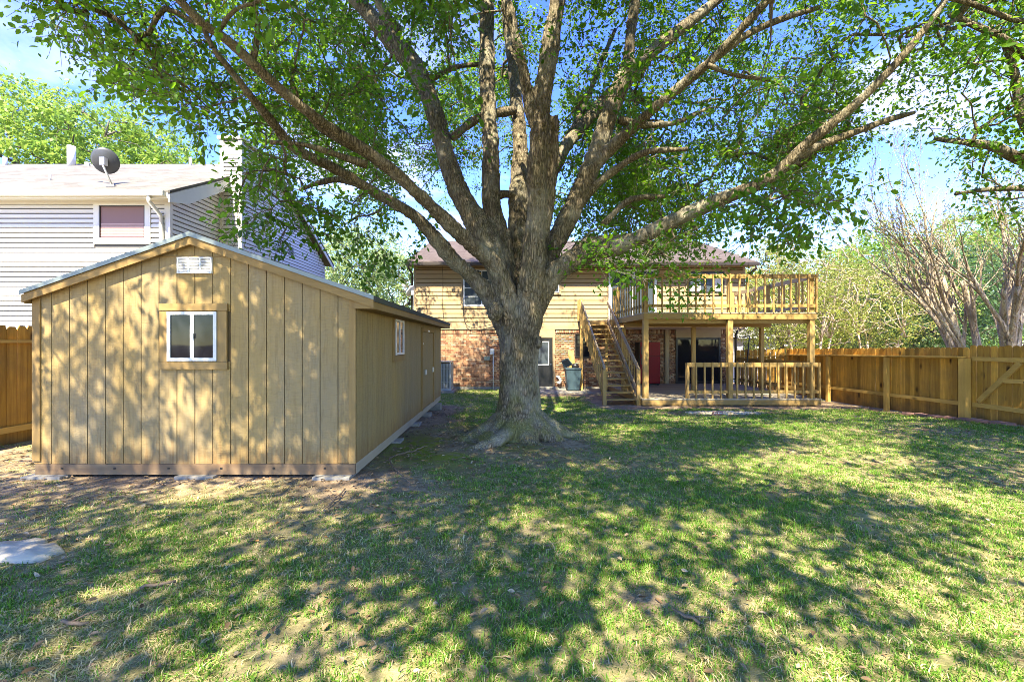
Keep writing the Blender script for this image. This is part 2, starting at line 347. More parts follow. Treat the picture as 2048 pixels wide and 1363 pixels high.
def brick_mat():
    m, nt = new_mat('brick_clay'); oi = nd(nt, 'ShaderNodeObjectInfo'); at = nd(nt, 'ShaderNodeAttribute', attribute_name='tint')
    r = math_(nt, 'FRACT', math_(nt, 'ADD', oi.outputs['Random'], at.outputs['Fac']))
    c = ramp(nt, r, [(0, (.12, .045, .03)), (.15, (.26, .11, .06)), (.35, (.36, .20, .11)), (.55, (.30, .14, .075)), (.72, (.42, .27, .16)), (.9, (.50, .36, .24)), (1, (.17, .08, .05))])
    g = nd(nt, 'ShaderNodeNewGeometry'); n = nd(nt, 'ShaderNodeTexNoise', {'Vector': g.outputs['Position'], 'Scale': 18., 'Detail': 6, 'Roughness': .7})
    c = mixc(nt, math_(nt, 'MULTIPLY', ramp(nt, n.outputs[0], [(.4, 0.), (.7, 1.)]), .5), c, (.45, .30, .20))
    finish(nt, c, .9, n.outputs[0], .5, .006, .15); return m
M_BRICK = brick_mat()
M_MORTAR = plain('mortar', (.16, .11, .08), .95, noise=.3)

M_BARK = bark_mat('oak_bark', (.29, .235, .165), (.018, .014, .010), (.34, .315, .25), moss=(.20, .20, .06))
M_BARKB = bark_mat('distant_bark', (.20, .165, .13), (.07, .055, .042), scale=.5)
M_MYRTLE = bark_mat('smooth_tan_bark', (.60, .49, .36), (.32, .24, .165), (.60, .52, .41), scale=.35)
M_LEAF = leaf_mat('oak_leaf', (.022, .07, .007), (.085, .20, .014), .46, (.28, .56, .035))
M_LEAF_BRIGHT = leaf_mat('bright_leaf', (.07, .16, .02), (.24, .38, .05), .4, (.42, .58, .12))
M_LEAF_OLIVE = leaf_mat('olive_leaf', (.10, .15, .025), (.32, .36, .07), .4, (.50, .50, .12))
M_LEAF_PALE = leaf_mat('pale_leaf', (.11, .19, .06), (.30, .40, .16), .4, (.5, .62, .25))
M_LEAF_DARK = leaf_mat('dark_leaf', (.035, .085, .03), (.11, .20, .08), .35, (.2, .36, .12))

def ground_mat():
    m, nt = new_mat('yard_soil'); g = nd(nt, 'ShaderNodeNewGeometry'); pos = g.outputs['Position']
    soil = nd(nt, 'ShaderNodeAttribute', attribute_name='bare'); moss = nd(nt, 'ShaderNodeAttribute', attribute_name='moss')
    n1 = nd(nt, 'ShaderNodeTexNoise', {'Vector': pos, 'Scale': 9., 'Detail': 8, 'Roughness': .7})
    n2 = nd(nt, 'ShaderNodeTexNoise', {'Vector': pos, 'Scale': 1.6, 'Detail': 5, 'Roughness': .6})
    n3 = nd(nt, 'ShaderNodeTexNoise', {'Vector': pos, 'Scale': 55., 'Detail': 4, 'Roughness': .7})
    dirt = mixc(nt, ramp(nt, n2.outputs[0], [(.35, 0.), (.65, 1.)]), (.23, .16, .105), (.42, .315, .22))
    dirt = mixc(nt, math_(nt, 'MULTIPLY', ramp(nt, n1.outputs[0], [(.35, 1.), (.55, 0.)]), .55), dirt, (.10, .07, .045))
    dirt = mixc(nt, math_(nt, 'MULTIPLY', ramp(nt, n3.outputs[0], [(.42, 1.), (.56, 0.)]), .45), dirt, (.13, .09, .06))
    thatch = mixc(nt, ramp(nt, n1.outputs[0], [(.35, 0.), (.65, 1.)]), (.14, .15, .05), (.34, .29, .15))
    c = mixc(nt, soil.outputs['Fac'], thatch, dirt)
    c = mixc(nt, math_(nt, 'MULTIPLY', moss.outputs['Fac'], ramp(nt, n1.outputs[0], [(.38, 0.), (.52, 1.)])), c, (.17, .20, .022))
    finish(nt, c, .95, math_(nt, 'ADD', n1.outputs[0], math_(nt, 'MULTIPLY', n3.outputs[0], .5)), .7, .03, .1); return m
M_GROUND = ground_mat()
def grass_mat():
    m, nt = new_mat('grass_blade'); a = nd(nt, 'ShaderNodeAttribute', attribute_name='tint'); oi = nd(nt, 'ShaderNodeObjectInfo')
    c = ramp(nt, a.outputs['Fac'], [(0, (.065, .18, .016)), (.35, (.135, .295, .028)), (.6, (.28, .38, .07)), (.75, (.54, .48, .20)), (1, (.62, .52, .32))])
    k = math_(nt, 'ADD', math_(nt, 'MULTIPLY', oi.outputs['Random'], .4), .8)
    c = mixc(nt, 1., c, nd(nt, 'ShaderNodeCombineColor', {0: k, 1: k, 2: k}).outputs[0], 'MULTIPLY')
    b = nd(nt, 'ShaderNodeBsdfPrincipled', {'Base Color': c, 'Roughness': .5, 'Specular IOR Level': .3})
    t = nd(nt, 'ShaderNodeBsdfTranslucent', {'Color': c}); mx = nd(nt, 'ShaderNodeMixShader', {0: .35, 1: b, 2: t})
    nd(nt, 'ShaderNodeOutputMaterial', {0: mx}); return m
M_GRASS = grass_mat()
def litter_mat():
    m, nt = new_mat('dry_leaf'); a = nd(nt, 'ShaderNodeAttribute', attribute_name='tint')
    c = ramp(nt, a.outputs['Fac'], [(0, (.10, .065, .035)), (.4, (.24, .15, .075)), (.75, (.30, .20, .115)), (.93, (.42, .33, .23)), (1, (.42, .17, .04))])
    finish(nt, c, .7, spec=.25); return m
M_LITTER = litter_mat()

# ------------------------------------------------------------------ the ground
SH = dict(x0=-5.36, x1=-1.70, y0=5.17, y1=11.95, z0=.39)     # shed footprint
def bare_map(x, y):
    """how bare of grass: by the shed, round the oak, along the deck and patio"""
    p = np.stack([x, y], -1); n = fbm(p * 1.1, 11, 4); n2 = fbm(p * 3.1, 17, 3)
    w = 0 * x
    d = np.maximum(np.maximum(SH['x0'] - .8 - x, x - SH['x1']), np.maximum(SH['y0'] - y, y - SH['y1'] - .2))
    w = np.maximum(w, 1.1 - np.maximum(d, 0) / 1.15)
    t = np.hypot((x - .15) / 1.15, y - 7.2); w = np.maximum(w, 1.5 - t / 1.25)
    w = np.maximum(w, 1.2 - np.hypot((x + 1.1) / 1.3, (y - 7.2) / 1.6) / 1.2)
    w = np.maximum(w, .95 * (1 - sstep(-4.2, -.6, x + .30 * y)) * (1 - sstep(5.5, 8, y)) )
    w = np.maximum(w, 1.25 * sstep(12.2, 12.9, y + .5 * (n - .5)) * sstep(2.2, 3.2, x))
    w = np.maximum(w, 1.25 * sstep(15.4, 16.6, y) * sstep(.4, 1., x))
    w = np.maximum(w, .95 * sstep(9.55, 10.0, x - .054 * (y - 9)))
    w = np.maximum(w, 1.2 - np.hypot(x - .82, (y - 2.67) * 1.2) / .2)
    w = np.maximum(w, .75 - np.hypot(x - 7.6, (y - 8.3) * 1.4) / 1.3)
    w = np.maximum(w, 1.6 - np.hypot((x - 5.55) / 2.2, y - 11.6) / .55)
    return np.clip((w + (n - .5) * 1.5 + (n2 - .5) * .5), 0, 1.2)
def axis_pts(a, b, st, far):
    c = list(np.arange(a, b + 1e-6, st)); s = st; lo = a; hi = b
    while hi < far: s *= 1.45; lo -= s; hi += s; c = [lo] + c + [hi]
    return np.array(c)
gx = axis_pts(-8.6, 12.0, .12, 900); gy = axis_pts(.2, 20., .12, 900)
GX, GY = np.meshgrid(gx, gy); GZ = gz(GX, GY)
nx, ny = len(gx), len(gy); ii, jj = np.meshgrid(np.arange(nx - 1), np.arange(ny - 1)); q = (jj * nx + ii).ravel()
bare = bare_map(GX, GY); mossn = np.clip(1.6 - np.hypot(GX + .75, GY - 6.75) / 1.1, 0, 1) * sstep(.42, .55, fbm(np.stack([GX, GY], -1) * 1.7, 31))
mossn = np.maximum(mossn, .8 * np.clip(1.4 - np.hypot(GX - .3, GY - 6.9) / .9, 0, 1) * sstep(.5, .6, fbm(np.stack([GX, GY], -1) * 2.3, 33)))
GZ = GZ + (.02 * (fbm(np.stack([GX, GY], -1) * 3.2, 41) - .5) + .10 * mossn * (fbm(np.stack([GX, GY], -1) * 2.6, 43) - .42)) * (GY > .3) * (GY < 14)
ground = link('ground', npmesh('ground', np.stack([GX, GY, GZ], -1).reshape(-1, 3), np.stack([q, q + 1, q + nx + 1, q + nx], -1), True,
              {'bare': np.clip(bare, 0, 1).ravel(), 'moss': mossn.ravel()}), M_GROUND)
tag(ground, 'sloping back yard soil and thatch', 'ground', kind='structure')
patio = box('patio', .6, 3.95, 16.9, 18.52, -.05, .035, M_CONC); tag(patio, 'worn concrete patio strip at the back door', 'patio', kind='structure')

# ------------------------------------------------------------------ grass (stuff) as instanced tufts
def tuft(name, n, rad, hmin, hmax, dry, seed, wid):
    g = np.random.default_rng(seed); b = Bag()
    for i in range(n):
        a = g.uniform(0, 6.283); r = rad * math.sqrt(g.random()); base = np.array([r * math.cos(a), r * math.sin(a), -.01])
        az = g.uniform(0, 6.283); lean = g.uniform(.15, 1.05); h = g.uniform(hmin, hmax); w = wid * g.uniform(.7, 1.3)
        isdry = g.random() < dry
        if isdry: lean += .7; h *= 1.1
        d = np.array([math.cos(az), math.sin(az), 0]); s = np.array([-d[1], d[0], 0]) * w / 2
        p1 = base + d * h * .35 * lean * .6 + np.array([0, 0, h * .55 * max(.25, 1 - .35 * lean)])
        p2 = base + d * h * lean * .85 + np.array([0, 0, h * max(.16, 1 - .62 * lean)])
        V = np.array([base - s, base + s, p1 + s * .85, p1 - s * .85, p2])
        t = g.uniform(.72, 1.) if isdry else g.uniform(.0, .55)
        b.add(V, [[0, 1, 2, 3], [3, 2, 4, 4]], t)
    V = np.vstack(b.V); F = np.vstack(b.F); me = bpy.data.meshes.new(name)
    me.from_pydata(V.tolist(), [], [tuple(f[:3]) if f[2] == f[3] else tuple(f) for f in F.tolist()])
    at = me.attributes.new('tint', 'FLOAT', 'POINT'); at.data.foreach_set('value', np.concatenate(b.A).astype(np.float32))
    me.polygons.foreach_set('use_smooth', [True] * len(me.polygons)); me.materials.append(M_GRASS); return me
tcol = bpy.data.collections.new('grass_tufts')
for k in range(12):
    dry = (.12, .12, .18, .22, .3, .4, .5, .6, .7, .8, .9, .97)[k]
    o = bpy.data.objects.new('tuft_%02d' % k, tuft('tuft', 28, .07, .028, .066, dry, 100 + k, .0052)); tcol.objects.link(o)
def grass_points():
    pts = []
    for (ya, yb, dens) in ((1.3, 3.2, 400), (3.2, 5.5, 290), (5.5, 9, 170), (9, 18.4, 100)):
        xa, xb = -7.5, 10.5
        xa = max(xa, -1.2 * yb); xb = min(xb, 1.2 * yb)
        n = int((xb - xa) * (yb - ya) * dens); pts.append(np.stack([RNG.uniform(xa, xb, n), RNG.uniform(ya, yb, n)], -1))
    p = np.vstack(pts); x, y = p.T
    keep = np.abs(x) < 1.2 * y + .3
    keep &= ~((x > SH['x0'] - .05) & (x < SH['x1'] + .03) & (y > SH['y0'] - .02) & (y < SH['y1'] + .05))
    keep &= ~((x > 4.0) & (y > 13.4)) | (x > 9.5); keep &= x < 10.1 + .054 * (y - 8.94)
    keep &= ~((x > .5) & (y > 16.8))
    b = bare_map(x, y); keep &= RNG.random(len(x)) > np.clip(b * 1.12 - .05, 0, .985)
    keep &= np.hypot(x - .2, y - 7.45) > .62
    p = p[keep]; b = b[keep]; return p, b
gp, gb = grass_points(); gxp, gyp = gp.T
dryness = np.clip(.13 + .58 * (fbm(gp * .9, 51, 3) - .42) * 2 + .55 * gb + .28 * (1 - sstep(-2.5, 1.5, gxp + .2 * gyp)) - .12 * sstep(2, 6, gxp), 0, 1)
gidx = np.clip((dryness + RNG.normal(0, .10, len(gp))) * 11, 0, 11).astype(np.int32)
gscl = (RNG.uniform(.7, 1.15, len(gp)) * (1 - .25 * np.clip(gb, 0, 1)) * (1 + .35 * sstep(5, 12, gyp))).astype(np.float32)
gme = npmesh('grass', np.stack([gxp, gyp, gz(gxp, gyp)], -1), np.zeros((0, 3), np.int32))
for an, ty, av in (('kind_index', 'INT', gidx), ('tuft_scale', 'FLOAT', gscl)):
    a = gme.attributes.new(an, ty, 'POINT'); a.data.foreach_set('value', av)
a = gme.attributes.new('turn', 'FLOAT_VECTOR', 'POINT')
a.data.foreach_set('vector', np.stack([RNG.normal(0, .12, len(gp)), RNG.normal(0, .12, len(gp)), RNG.uniform(0, 6.283, len(gp))], -1).astype(np.float32).ravel())
grass = link('grass', gme, M_GRASS); tag(grass, 'patchy lawn of coarse green grass with dry straw blades', 'grass', kind='stuff')
ng = bpy.data.node_groups.new('grass_scatter', 'GeometryNodeTree')
ng.interface.new_socket('Geometry', in_out='INPUT', socket_type='NodeSocketGeometry'); ng.interface.new_socket('Geometry', in_out='OUTPUT', socket_type='NodeSocketGeometry')
gi = ng.nodes.new('NodeGroupInput'); go = ng.nodes.new('NodeGroupOutput')
ci = ng.nodes.new('GeometryNodeCollectionInfo'); ci.inputs[0].default_value = tcol; ci.inputs['Separate Children'].default_value = True; ci.inputs['Reset Children'].default_value = True
def nattr(n, t):
    a = ng.nodes.new('GeometryNodeInputNamedAttribute'); a.data_type = t; a.inputs[0].default_value = n; return a.outputs[0]
ip = ng.nodes.new('GeometryNodeInstanceOnPoints'); L = ng.links.new
L(gi.outputs[0], ip.inputs['Points']); L(ci.outputs[0], ip.inputs['Instance']); ip.inputs['Pick Instance'].default_value = True
L(nattr('kind_index', 'INT'), ip.inputs['Instance Index']); L(nattr('turn', 'FLOAT_VECTOR'), ip.inputs['Rotation']); L(nattr('tuft_scale', 'FLOAT'), ip.inputs['Scale'])
L(ip.outputs[0], go.inputs[0])
md = grass.modifiers.new('scatter', 'NODES'); md.node_group = ng

# ------------------------------------------------------------------ leaves and trees
HEX = np.array([[0, 0, 0], [.33, -.5, .10], [.72, -.42, .07], [1, 0, -.08], [.72, .42, .07], [.33, .5, .10]])
DIA = np.array([[0, 0, 0], [.5, -.5, .10], [1, 0, -.06], [.5, .5, .10]])
def leaf_arrays(C, D, Nn, L, wr, shape):
    D = D / (np.linalg.norm(D, axis=1)[:, None] + 1e-9); S = np.cross(Nn, D); S /= np.linalg.norm(S, axis=1)[:, None] + 1e-9; U = np.cross(D, S)
    V = C[:, None] + L[:, None, None] * (shape[None, :, 0, None] * D[:, None] + wr * shape[None, :, 1, None] * S[:, None] + wr * shape[None, :, 2, None] * U[:, None])
    k = len(shape); b = np.arange(len(C))[:, None] * k
    F = (b + np.array([0, 1, 2, 3])) if k == 4 else np.vstack([b + np.array([0, 1, 2, 3]), b + np.array([0, 3, 4, 5])])
    return V.reshape(-1, 3), F, k
def sprays(cent, direc, n, spread, size, rng, droop=.25, wr=.5, shape=HEX, flat=.7):
    """leafy sprays: n leaves round short side shoots of each twig end"""
    m = len(cent); sh = 5
    sd_ = rng.normal(0, 1, (m, sh, 3)) * [1, 1, .6] + direc[:, None] * .7 + [0, 0, -droop]
    sd_ /= np.linalg.norm(sd_, axis=2)[:, :, None]
    k = rng.integers(0, sh, (m, n)); u = rng.random((m, n)) ** .8
    d = np.take_along_axis(sd_, k[:, :, None], 1)
    C = cent[:, None] + d * (u * spread)[:, :, None] + rng.normal(0, .045 * spread / .4, (m, n, 3))
    D = d * .6 + rng.normal(0, .6, (m, n, 3)) + [0, 0, -.2]; Nn = rng.normal(0, flat, (m, n, 3)) + [0, 0, 1]
    Ls = size * rng.uniform(.5, 1.35, (m, n)) * rng.uniform(.8, 1.15, m)[:, None]
    V, F, kk = leaf_arrays(C.reshape(-1, 3), D.reshape(-1, 3), Nn.reshape(-1, 3), Ls.ravel(), wr, shape)
    cl_t = rng.uniform(0, .7, m)[:, None] ** 1.3 + rng.uniform(0, .35, (m, n))
    return V, F, np.repeat(cl_t.ravel(), kk), sd_
def grow(nodes, cent, rng, maxjump=1e9, sag=.12):
    """join each cluster to the nearest wood already there; returns segments (path, parent index)"""
    nodes = np.asarray(nodes, float); d0 = np.array([np.min(np.sum((nodes - c) ** 2, 1)) for c in cent]); order = np.argsort(d0)
    cap = len(nodes) + 4 * len(cent); A = np.zeros((cap, 3)); A[:len(nodes)] = nodes; par = np.full(cap, -1); n = len(nodes); end = np.full(len(cent), -1)
    for i in order:
        dd = A[:n] - cent[i]; k = int(np.argmin(np.sum(dd * dd, 1) + .6 * np.maximum(0, dd[:, 2]) ** 2)); p = A[k]; v = cent[i] - p; Ld = np.linalg.norm(v)
        m = 3 if Ld > .5 else 2
        last = k
        for s in range(1, m + 1):
            t = s / m; q = p + v * t + (rng.normal(0, .07 * Ld, 3) + [0, 0, sag * Ld * 4 * t * (1 - t)]) * (t < 1)
            A[n] = q; par[n] = last; last = n; n += 1
        end[i] = last
    cnt = np.zeros(n); cnt[end] = 1
    base = len(nodes)
    for j in range(n - 1, base - 1, -1):
        if par[j] >= 0: cnt[par[j]] += cnt[j]
    return A[:n], par[:n], cnt, base, end
def wood_of(A, par, cnt, base, bag, r0=.006, pw=.46, n=5, rmax=.07, tint=0.):
    for j in range(base, len(A)):
        k = par[j]; r1 = min(rmax, r0 * cnt[j] ** pw); r2 = min(rmax, r0 * (cnt[k] if k >= base else cnt[j]) ** pw) if cnt[k] else r1
        bag.add(*tube(np.array([A[k], A[j]]), np.array([r2, r1]), n, False))

# --- the oak. Limbs as (pixel x, pixel y, depth, half width in px) read off the photo, turned into metres
LIMBS = [
 [(1035, 925, 7.45, 96), (1035, 895, 7.45, 76), (1036, 868, 7.45, 61), (1038, 835, 7.45, 52), (1039, 790, 7.45, 45), (1039, 735, 7.45, 43), (1038, 690, 7.45, 43), (1037, 650, 7.45, 44), (1035, 615, 7.45, 36)],
 [(1028, 740, 7.42, 18), (1010, 660, 7.42, 28), (986, 605, 7.38, 29), (952, 560, 7.3, 26), (903, 515, 7.15, 23), (856, 460, 7.0, 20), (822, 427, 6.85, 18), (752, 386, 6.6, 17), (670, 337, 6.3, 16), (588, 296, 6.0, 15), (546, 246, 5.75, 14), (505, 197, 5.5, 12), (464, 144, 5.3, 11), (425, 95, 5.1, 9)],
 [(1030, 740, 7.35, 18), (1022, 650, 7.3, 30), (1005, 570, 7.2, 30), (985, 525, 7.1, 30), (950, 495, 6.95, 25), (916, 464, 6.8, 22), (834, 386, 6.4, 19), (764, 325, 6.1, 18), (694, 279, 5.8, 17), (629, 234, 5.5, 16), (563, 181, 5.2, 15), (505, 127, 4.95, 15), (456, 82, 4.75, 14), (399, 41, 4.5, 13), (362, 4, 4.35, 13), (320, -40, 4.2, 12)],
 [(1030, 740, 7.5, 18), (1020, 650, 7.5, 34), (1005, 570, 7.6, 38), (988, 505, 7.65, 38), (957, 452, 7.75, 36), (916, 378, 7.9, 30), (888, 296, 8.05, 27), (863, 205, 8.2, 26), (830, 136, 8.35, 30), (785, 82, 8.45, 29), (735, 25, 8.6, 22), (700, -15, 8.7, 21), (650, -80, 8.8, 18)],
 [(1030, 690, 7.55, 14), (1018, 590, 7.7, 28), (1000, 480, 7.85, 27), (984, 411, 7.95, 24), (981, 288, 8.1, 21), (974, 164, 8.25, 20), (974, 82, 8.35, 19), (974, 0, 8.45, 18), (970, -90, 8.5, 16)],
 [(1038, 690, 7.55, 14), (1038, 600, 7.75, 26), (1040, 534, 8.0, 25), (1036, 411, 8.3, 23), (1040, 288, 8.6, 18), (1031, 185, 8.9, 15), (1019, 82, 9.1, 12), (1008, 0, 9.3, 10), (1000, -60, 9.4, 8)],
 [(1044, 740, 7.35, 20), (1052, 660, 7.3, 36), (1062, 570, 7.2, 35), (1070, 480, 7.12, 30), (1074, 400, 7.05, 28), (1075, 330, 7.0, 27), (1084, 210, 6.95, 27), (1099, 100, 6.9, 26), (1115, 0, 6.85, 24), (1125, -90, 6.8, 21)],
 [(1072, 250, 6.98, 22), (1055, 190, 6.95, 18), (1042, 120, 6.9, 16), (1025, 50, 6.85, 15), (1008, -20, 6.8, 13)],
 [(1046, 745, 7.5, 20), (1056, 660, 7.5, 33), (1078, 570, 7.5, 34), (1108, 490, 7.5, 35), (1145, 420, 7.5, 34), (1185, 330, 7.5, 32), (1215, 240, 7.5, 30), (1243, 165, 7.5, 28), (1256, 115, 7.5, 20), (1265, 40, 7.5, 18), (1276, -40, 7.5, 16)],
 [(1235, 185, 7.5, 24), (1285, 122, 7.55, 22), (1330, 82, 7.6, 19), (1400, 28, 7.7, 16), (1460, -20, 7.8, 14)],
 [(1175, 350, 7.45, 24), (1205, 315, 7.4, 19), (1250, 270, 7.25, 17), (1310, 215, 7.0, 16), (1370, 165, 6.75, 15), (1430, 115, 6.5, 14), (1490, 50, 6.2, 13), (1545, -10, 6.0, 12)],
 [(1430, 115, 6.5, 11), (1500, 66, 6.4, 9), (1570, 36, 6.3, 8), (1640, 15, 6.2, 6)],
 [(1060, 520, 7.9, 26), (1092, 380, 8.2, 18), (1135, 290, 8.5, 17), (1180, 235, 8.8, 15), (1225, 180, 9.1, 13), (1290, 130, 9.5, 10)],
 [(1046, 745, 7.4, 16), (1060, 655, 7.4, 27), (1082, 590, 7.35, 28), (1108, 548, 7.3, 27), (1145, 522, 7.2, 27), (1190, 505, 7.1, 25), (1240, 490, 7.0, 22), (1300, 465, 6.85, 20), (1370, 430, 6.7, 19), (1450, 395, 6.5, 18), (1510, 372, 6.35, 17), (1560, 340, 6.2, 16), (1610, 290, 6.0, 14), (1660, 250, 5.85, 13), (1720, 200, 5.7, 12), (1780, 140, 5.5, 11), (1840, 70, 5.35, 10), (1895, -5, 5.2, 9)],
 [(1120, 538, 7.5, 17), (1165, 492, 7.7, 16), (1215, 480, 7.9, 13), (1280, 470, 8.3, 9), (1350, 440, 8.8, 6)],
 [(1590, 312, 6.1, 10), (1640, 290, 6.15, 9), (1700, 268, 6.2, 8), (1775, 240, 6.3, 7), (1830, 225, 6.4, 5)],
 [(1085, 470, 7.15, 14), (1100, 400, 7.1, 12), (1107, 320, 7.05, 11), (1112, 230, 7.0, 9)],
 [(800, 66, 8.45, 14), (770, 30, 8.3, 12), (745, -20, 8.2, 11)],
]
STUB = [  # second-order branches kept as plain tubes
 [(1165, 400, 7.5, 9), (1190, 372, 7.4, 8), (1230, 340, 7.2, 7.5), (1290, 305, 7.0, 6), (1375, 298, 6.9, 4)],
 [(905, 275, 8.0, 8), (960, 235, 8.3, 9), (1030, 220, 8.6, 9)],
 [(990, 392, 7.95, 9), (1010, 388, 8.1, 8), (1032, 390, 8.25, 9)],
 [(860, 160, 8.3, 6), (910, 135, 8.5, 5), (965, 128, 8.7, 4)],
 [(1240, 240, 7.5, 8), (1290, 250, 7.7, 7), (1350, 245, 7.9, 5), (1420, 215, 8.2, 3)],
 [(752, 386, 6.6, 8), (690, 360, 6.7, 7), (640, 365, 6.8, 5), (600, 380, 6.9, 3)],
 [(860, 408, 6.5, 9), (800, 350, 6.45, 8), (720, 300, 6.4, 9), (650, 262, 6.2, 8), (600, 205, 6.1, 6), (575, 140, 6.0, 5)],
 [(1330, 448, 6.8, 9), (1400, 418, 6.9, 8), (1500, 380, 7.0, 7), (1600, 320, 7.2, 5), (1680, 270, 7.4, 4)],
 [(735, 330, 6.0, 8), (690, 315, 5.9, 7), (610, 290, 5.7, 5), (540, 285, 5.5, 4)],
 [(505, 127, 4.95, 6), (515, 60, 4.9, 5), (500, -20, 4.85, 4)],
 [(440, 60, 4.7, 4), (470, 20, 4.6, 4), (545, -5, 4.5, 3)],
 [(1415, 130, 6.5, 5), (1470, 150, 6.6, 4), (1540, 160, 6.7, 3)],
 [(1205, 450, 7.3, 6), (1260, 400, 7.2, 6), (1330, 392, 7.1, 4)],
 [(1100, 330, 8.3, 6), (1160, 230, 8.9, 6), (1200, 130, 9.3, 5), (1230, 60, 9.6, 4)],
]
def to3(l, k=1.): return np.array([[*P(a, b, Y), hw * k * Y / FPX] for a, b, Y, hw in l])
LW = [.93, .66, .70, .68, .78, .82, .70, .74, .60, .63, .68, .8, .74, .76, .8, .9, .9, .8]     # limbs read across, turned into widths square to them
oak = thing('oak_tree', 'big spreading oak with furrowed grey trunk in the middle of the yard', 'tree', (.2, 7.45, G(.2, 7.45)))
ob = Bag(); nodes = []
for l, lw_ in zip(LIMBS, LW):
    c = crom(to3(l, lw_), .07); ob.add(*tube(c[:, :3], c[:, 3], 20))
    nodes.append(c[len(c) // 2::3, :3] if l is not LIMBS[0] else c[:0, :3])
rg = np.random.default_rng(21)
for a, r0, ln in ((-3.0, .22, .95), (-2.5, .25, .6), (-1.98, .14, 1.2), (-1.15, .26, .42), (-.6, .24, .6), (-.15, .20, 1.0), (.45, .18, .9), (1.5, .2, .8), (2.5, .22, .9)):
    pts = []
    for t in np.linspace(0, 1, 9):
        rr = .2 + (ln + .2) * t; aa = a + .4 * math.sin(3.1 * t + 2 * a) * t; x = .22 + rr * math.cos(aa); y = 7.45 + rr * math.sin(aa)
        pts.append((x, y, G(x, y) + .36 * (1 - t) ** 2.4 - .03 - .05 * t + .02 * math.sin(7 * t + a), r0 * (1 - t) ** .8 * .8 + .03))
    c = crom(pts, .06); ob.add(*tube(c[:, :3], c[:, 3], 14))
for (x, y, Y, r, rz) in ((988, 622, 7.0, .135, .15), (1078, 684, 7.08, .07, .12), (1078, 382, 6.78, .05, .05), (1075, 365, 6.8, .03, .03)):   # pruning scars and burls
    th = np.linspace(.1, math.pi - .1, 8); c = np.array(P(x, y, Y))
    ob.add(*tube(np.array([c + [0, 0, -math.cos(t) * rz] for t in th]), np.sin(th) * r, 14))
tmp = ob.build('trunk', M_BARK, oak)
md = tmp.modifiers.new('r', 'REMESH'); md.mode = 'VOXEL'; md.voxel_size = .021
sm = tmp.modifiers.new('s', 'SMOOTH'); sm.factor = .5; sm.iterations = 5
dg = bpy.context.evaluated_depsgraph_get(); me = bpy.data.meshes.new_from_object(tmp.evaluated_get(dg)); tmp.modifiers.clear(); old = tmp.data; tmp.data = me; bpy.data.meshes.remove(old)
nv = len(me.vertices); co = np.empty(nv * 3, np.float32); me.vertices.foreach_get('co', co); co = co.reshape(-1, 3)
no = np.empty(nv * 3, np.float32); me.vertex_normals.foreach_get('vector', no); no = no.reshape(-1, 3)
big = fbm(co * [3.2, 3.2, 1.3], 61, 3) - .5; fur = np.abs(vnoise(co * [15, 15, 3.6] + 2.5 * vnoise(co * 4, 9)[:, None], 64) - .5) * 2
thick = np.clip(1.15 - np.hypot(co[:, 0] - .2, co[:, 1] - 7.45) / 4, .25, 1)
thick = thick * (.25 + .75 * sstep(.45, 1.1, co[:, 2]))
co = co + no * (big * .06 * thick + (fur - .4) * .034 * thick)[:, None]
me.vertices.foreach_set('co', co.astype(np.float32).ravel()); me.polygons.foreach_set('use_smooth', np.ones(len(me.polygons), bool)); me.update()
me.materials.clear(); me.materials.append(M_BARK)
bb = Bag()
for l in STUB:
    c = crom(to3(l), .1); bb.add(*tube(c[:, :3], c[:, 3] * (1 + .12 * np.sin(np.arange(len(c)) * 1.7)), 8)); nodes.append(c[::2, :3])
rc = np.random.default_rng(77)
# extra limbs that leave the picture: over the camera, out to both sides, and the top of the crown
for k in range(26):
    a = k * 2.399; s = [.2 + .3 * math.cos(a), 7.45 + .3 * math.sin(a), 6.5 + (k % 5) * .5]; R1 = 7.5 + 2.5 * rc.random(); e = [.2 + R1 * math.cos(a), 7.0 + R1 * math.sin(a), 8.2 + 3.5 * rc.random()]
    mid = [(s[0] + e[0]) / 2, (s[1] + e[1]) / 2, (s[2] + e[2]) / 2 + 1.6]
    c = crom([[*s, .10], [*mid, .07], [*e, .03]], .25); yy = np.maximum(c[:, 1], .05); ppx = VX + c[:, 0] / yy * FPX; ppy = VY - (c[:, 2] - CAMZ) / yy * FPX
    seen = (c[:, 1] > .3) & (ppx > -80) & (ppx < 2130) & (ppy > -80); i1 = len(c) if not seen.any() else 0
    if seen.any():       # keep the part that stays above the picture
        un = np.where(seen)[0]; i1 = un[0]
    if i1 > 5: c = c[:i1]; nodes.append(c[2:, :3]); bb.add(*tube(c[:, :3], c[:, 3], 7))
nodes = np.vstack(nodes)
EX = [-260, 0, 60, 110, 150, 240, 330, 400, 440, 490, 510, 560, 610, 650, 700, 745, 800, 850, 900, 950, 1000, 1060, 1110, 1150, 1200, 1300, 1400, 1440, 1480, 1550, 1620, 1680, 1720, 1760, 1800, 1900, 2048]
EY = [-200, -60, -10, 60, 110, 170, 235, 262, 258, 270, 410, 420, 400, 370, 360, 440, 470, 440, 420, 400, 380, 360, 420, 470, 515, 530, 490, 450, 400, 390, 420, 380, 320, 240, 220, 150, 90]
SU = np.array([math.cos(R(SUN_AZ)), -math.sin(R(SUN_AZ)), 0.]); SV = np.cross(np.array(sd), SU)
LP = np.vstack([crom(np.array(l, float), 18.) for l in LIMBS[1:]])
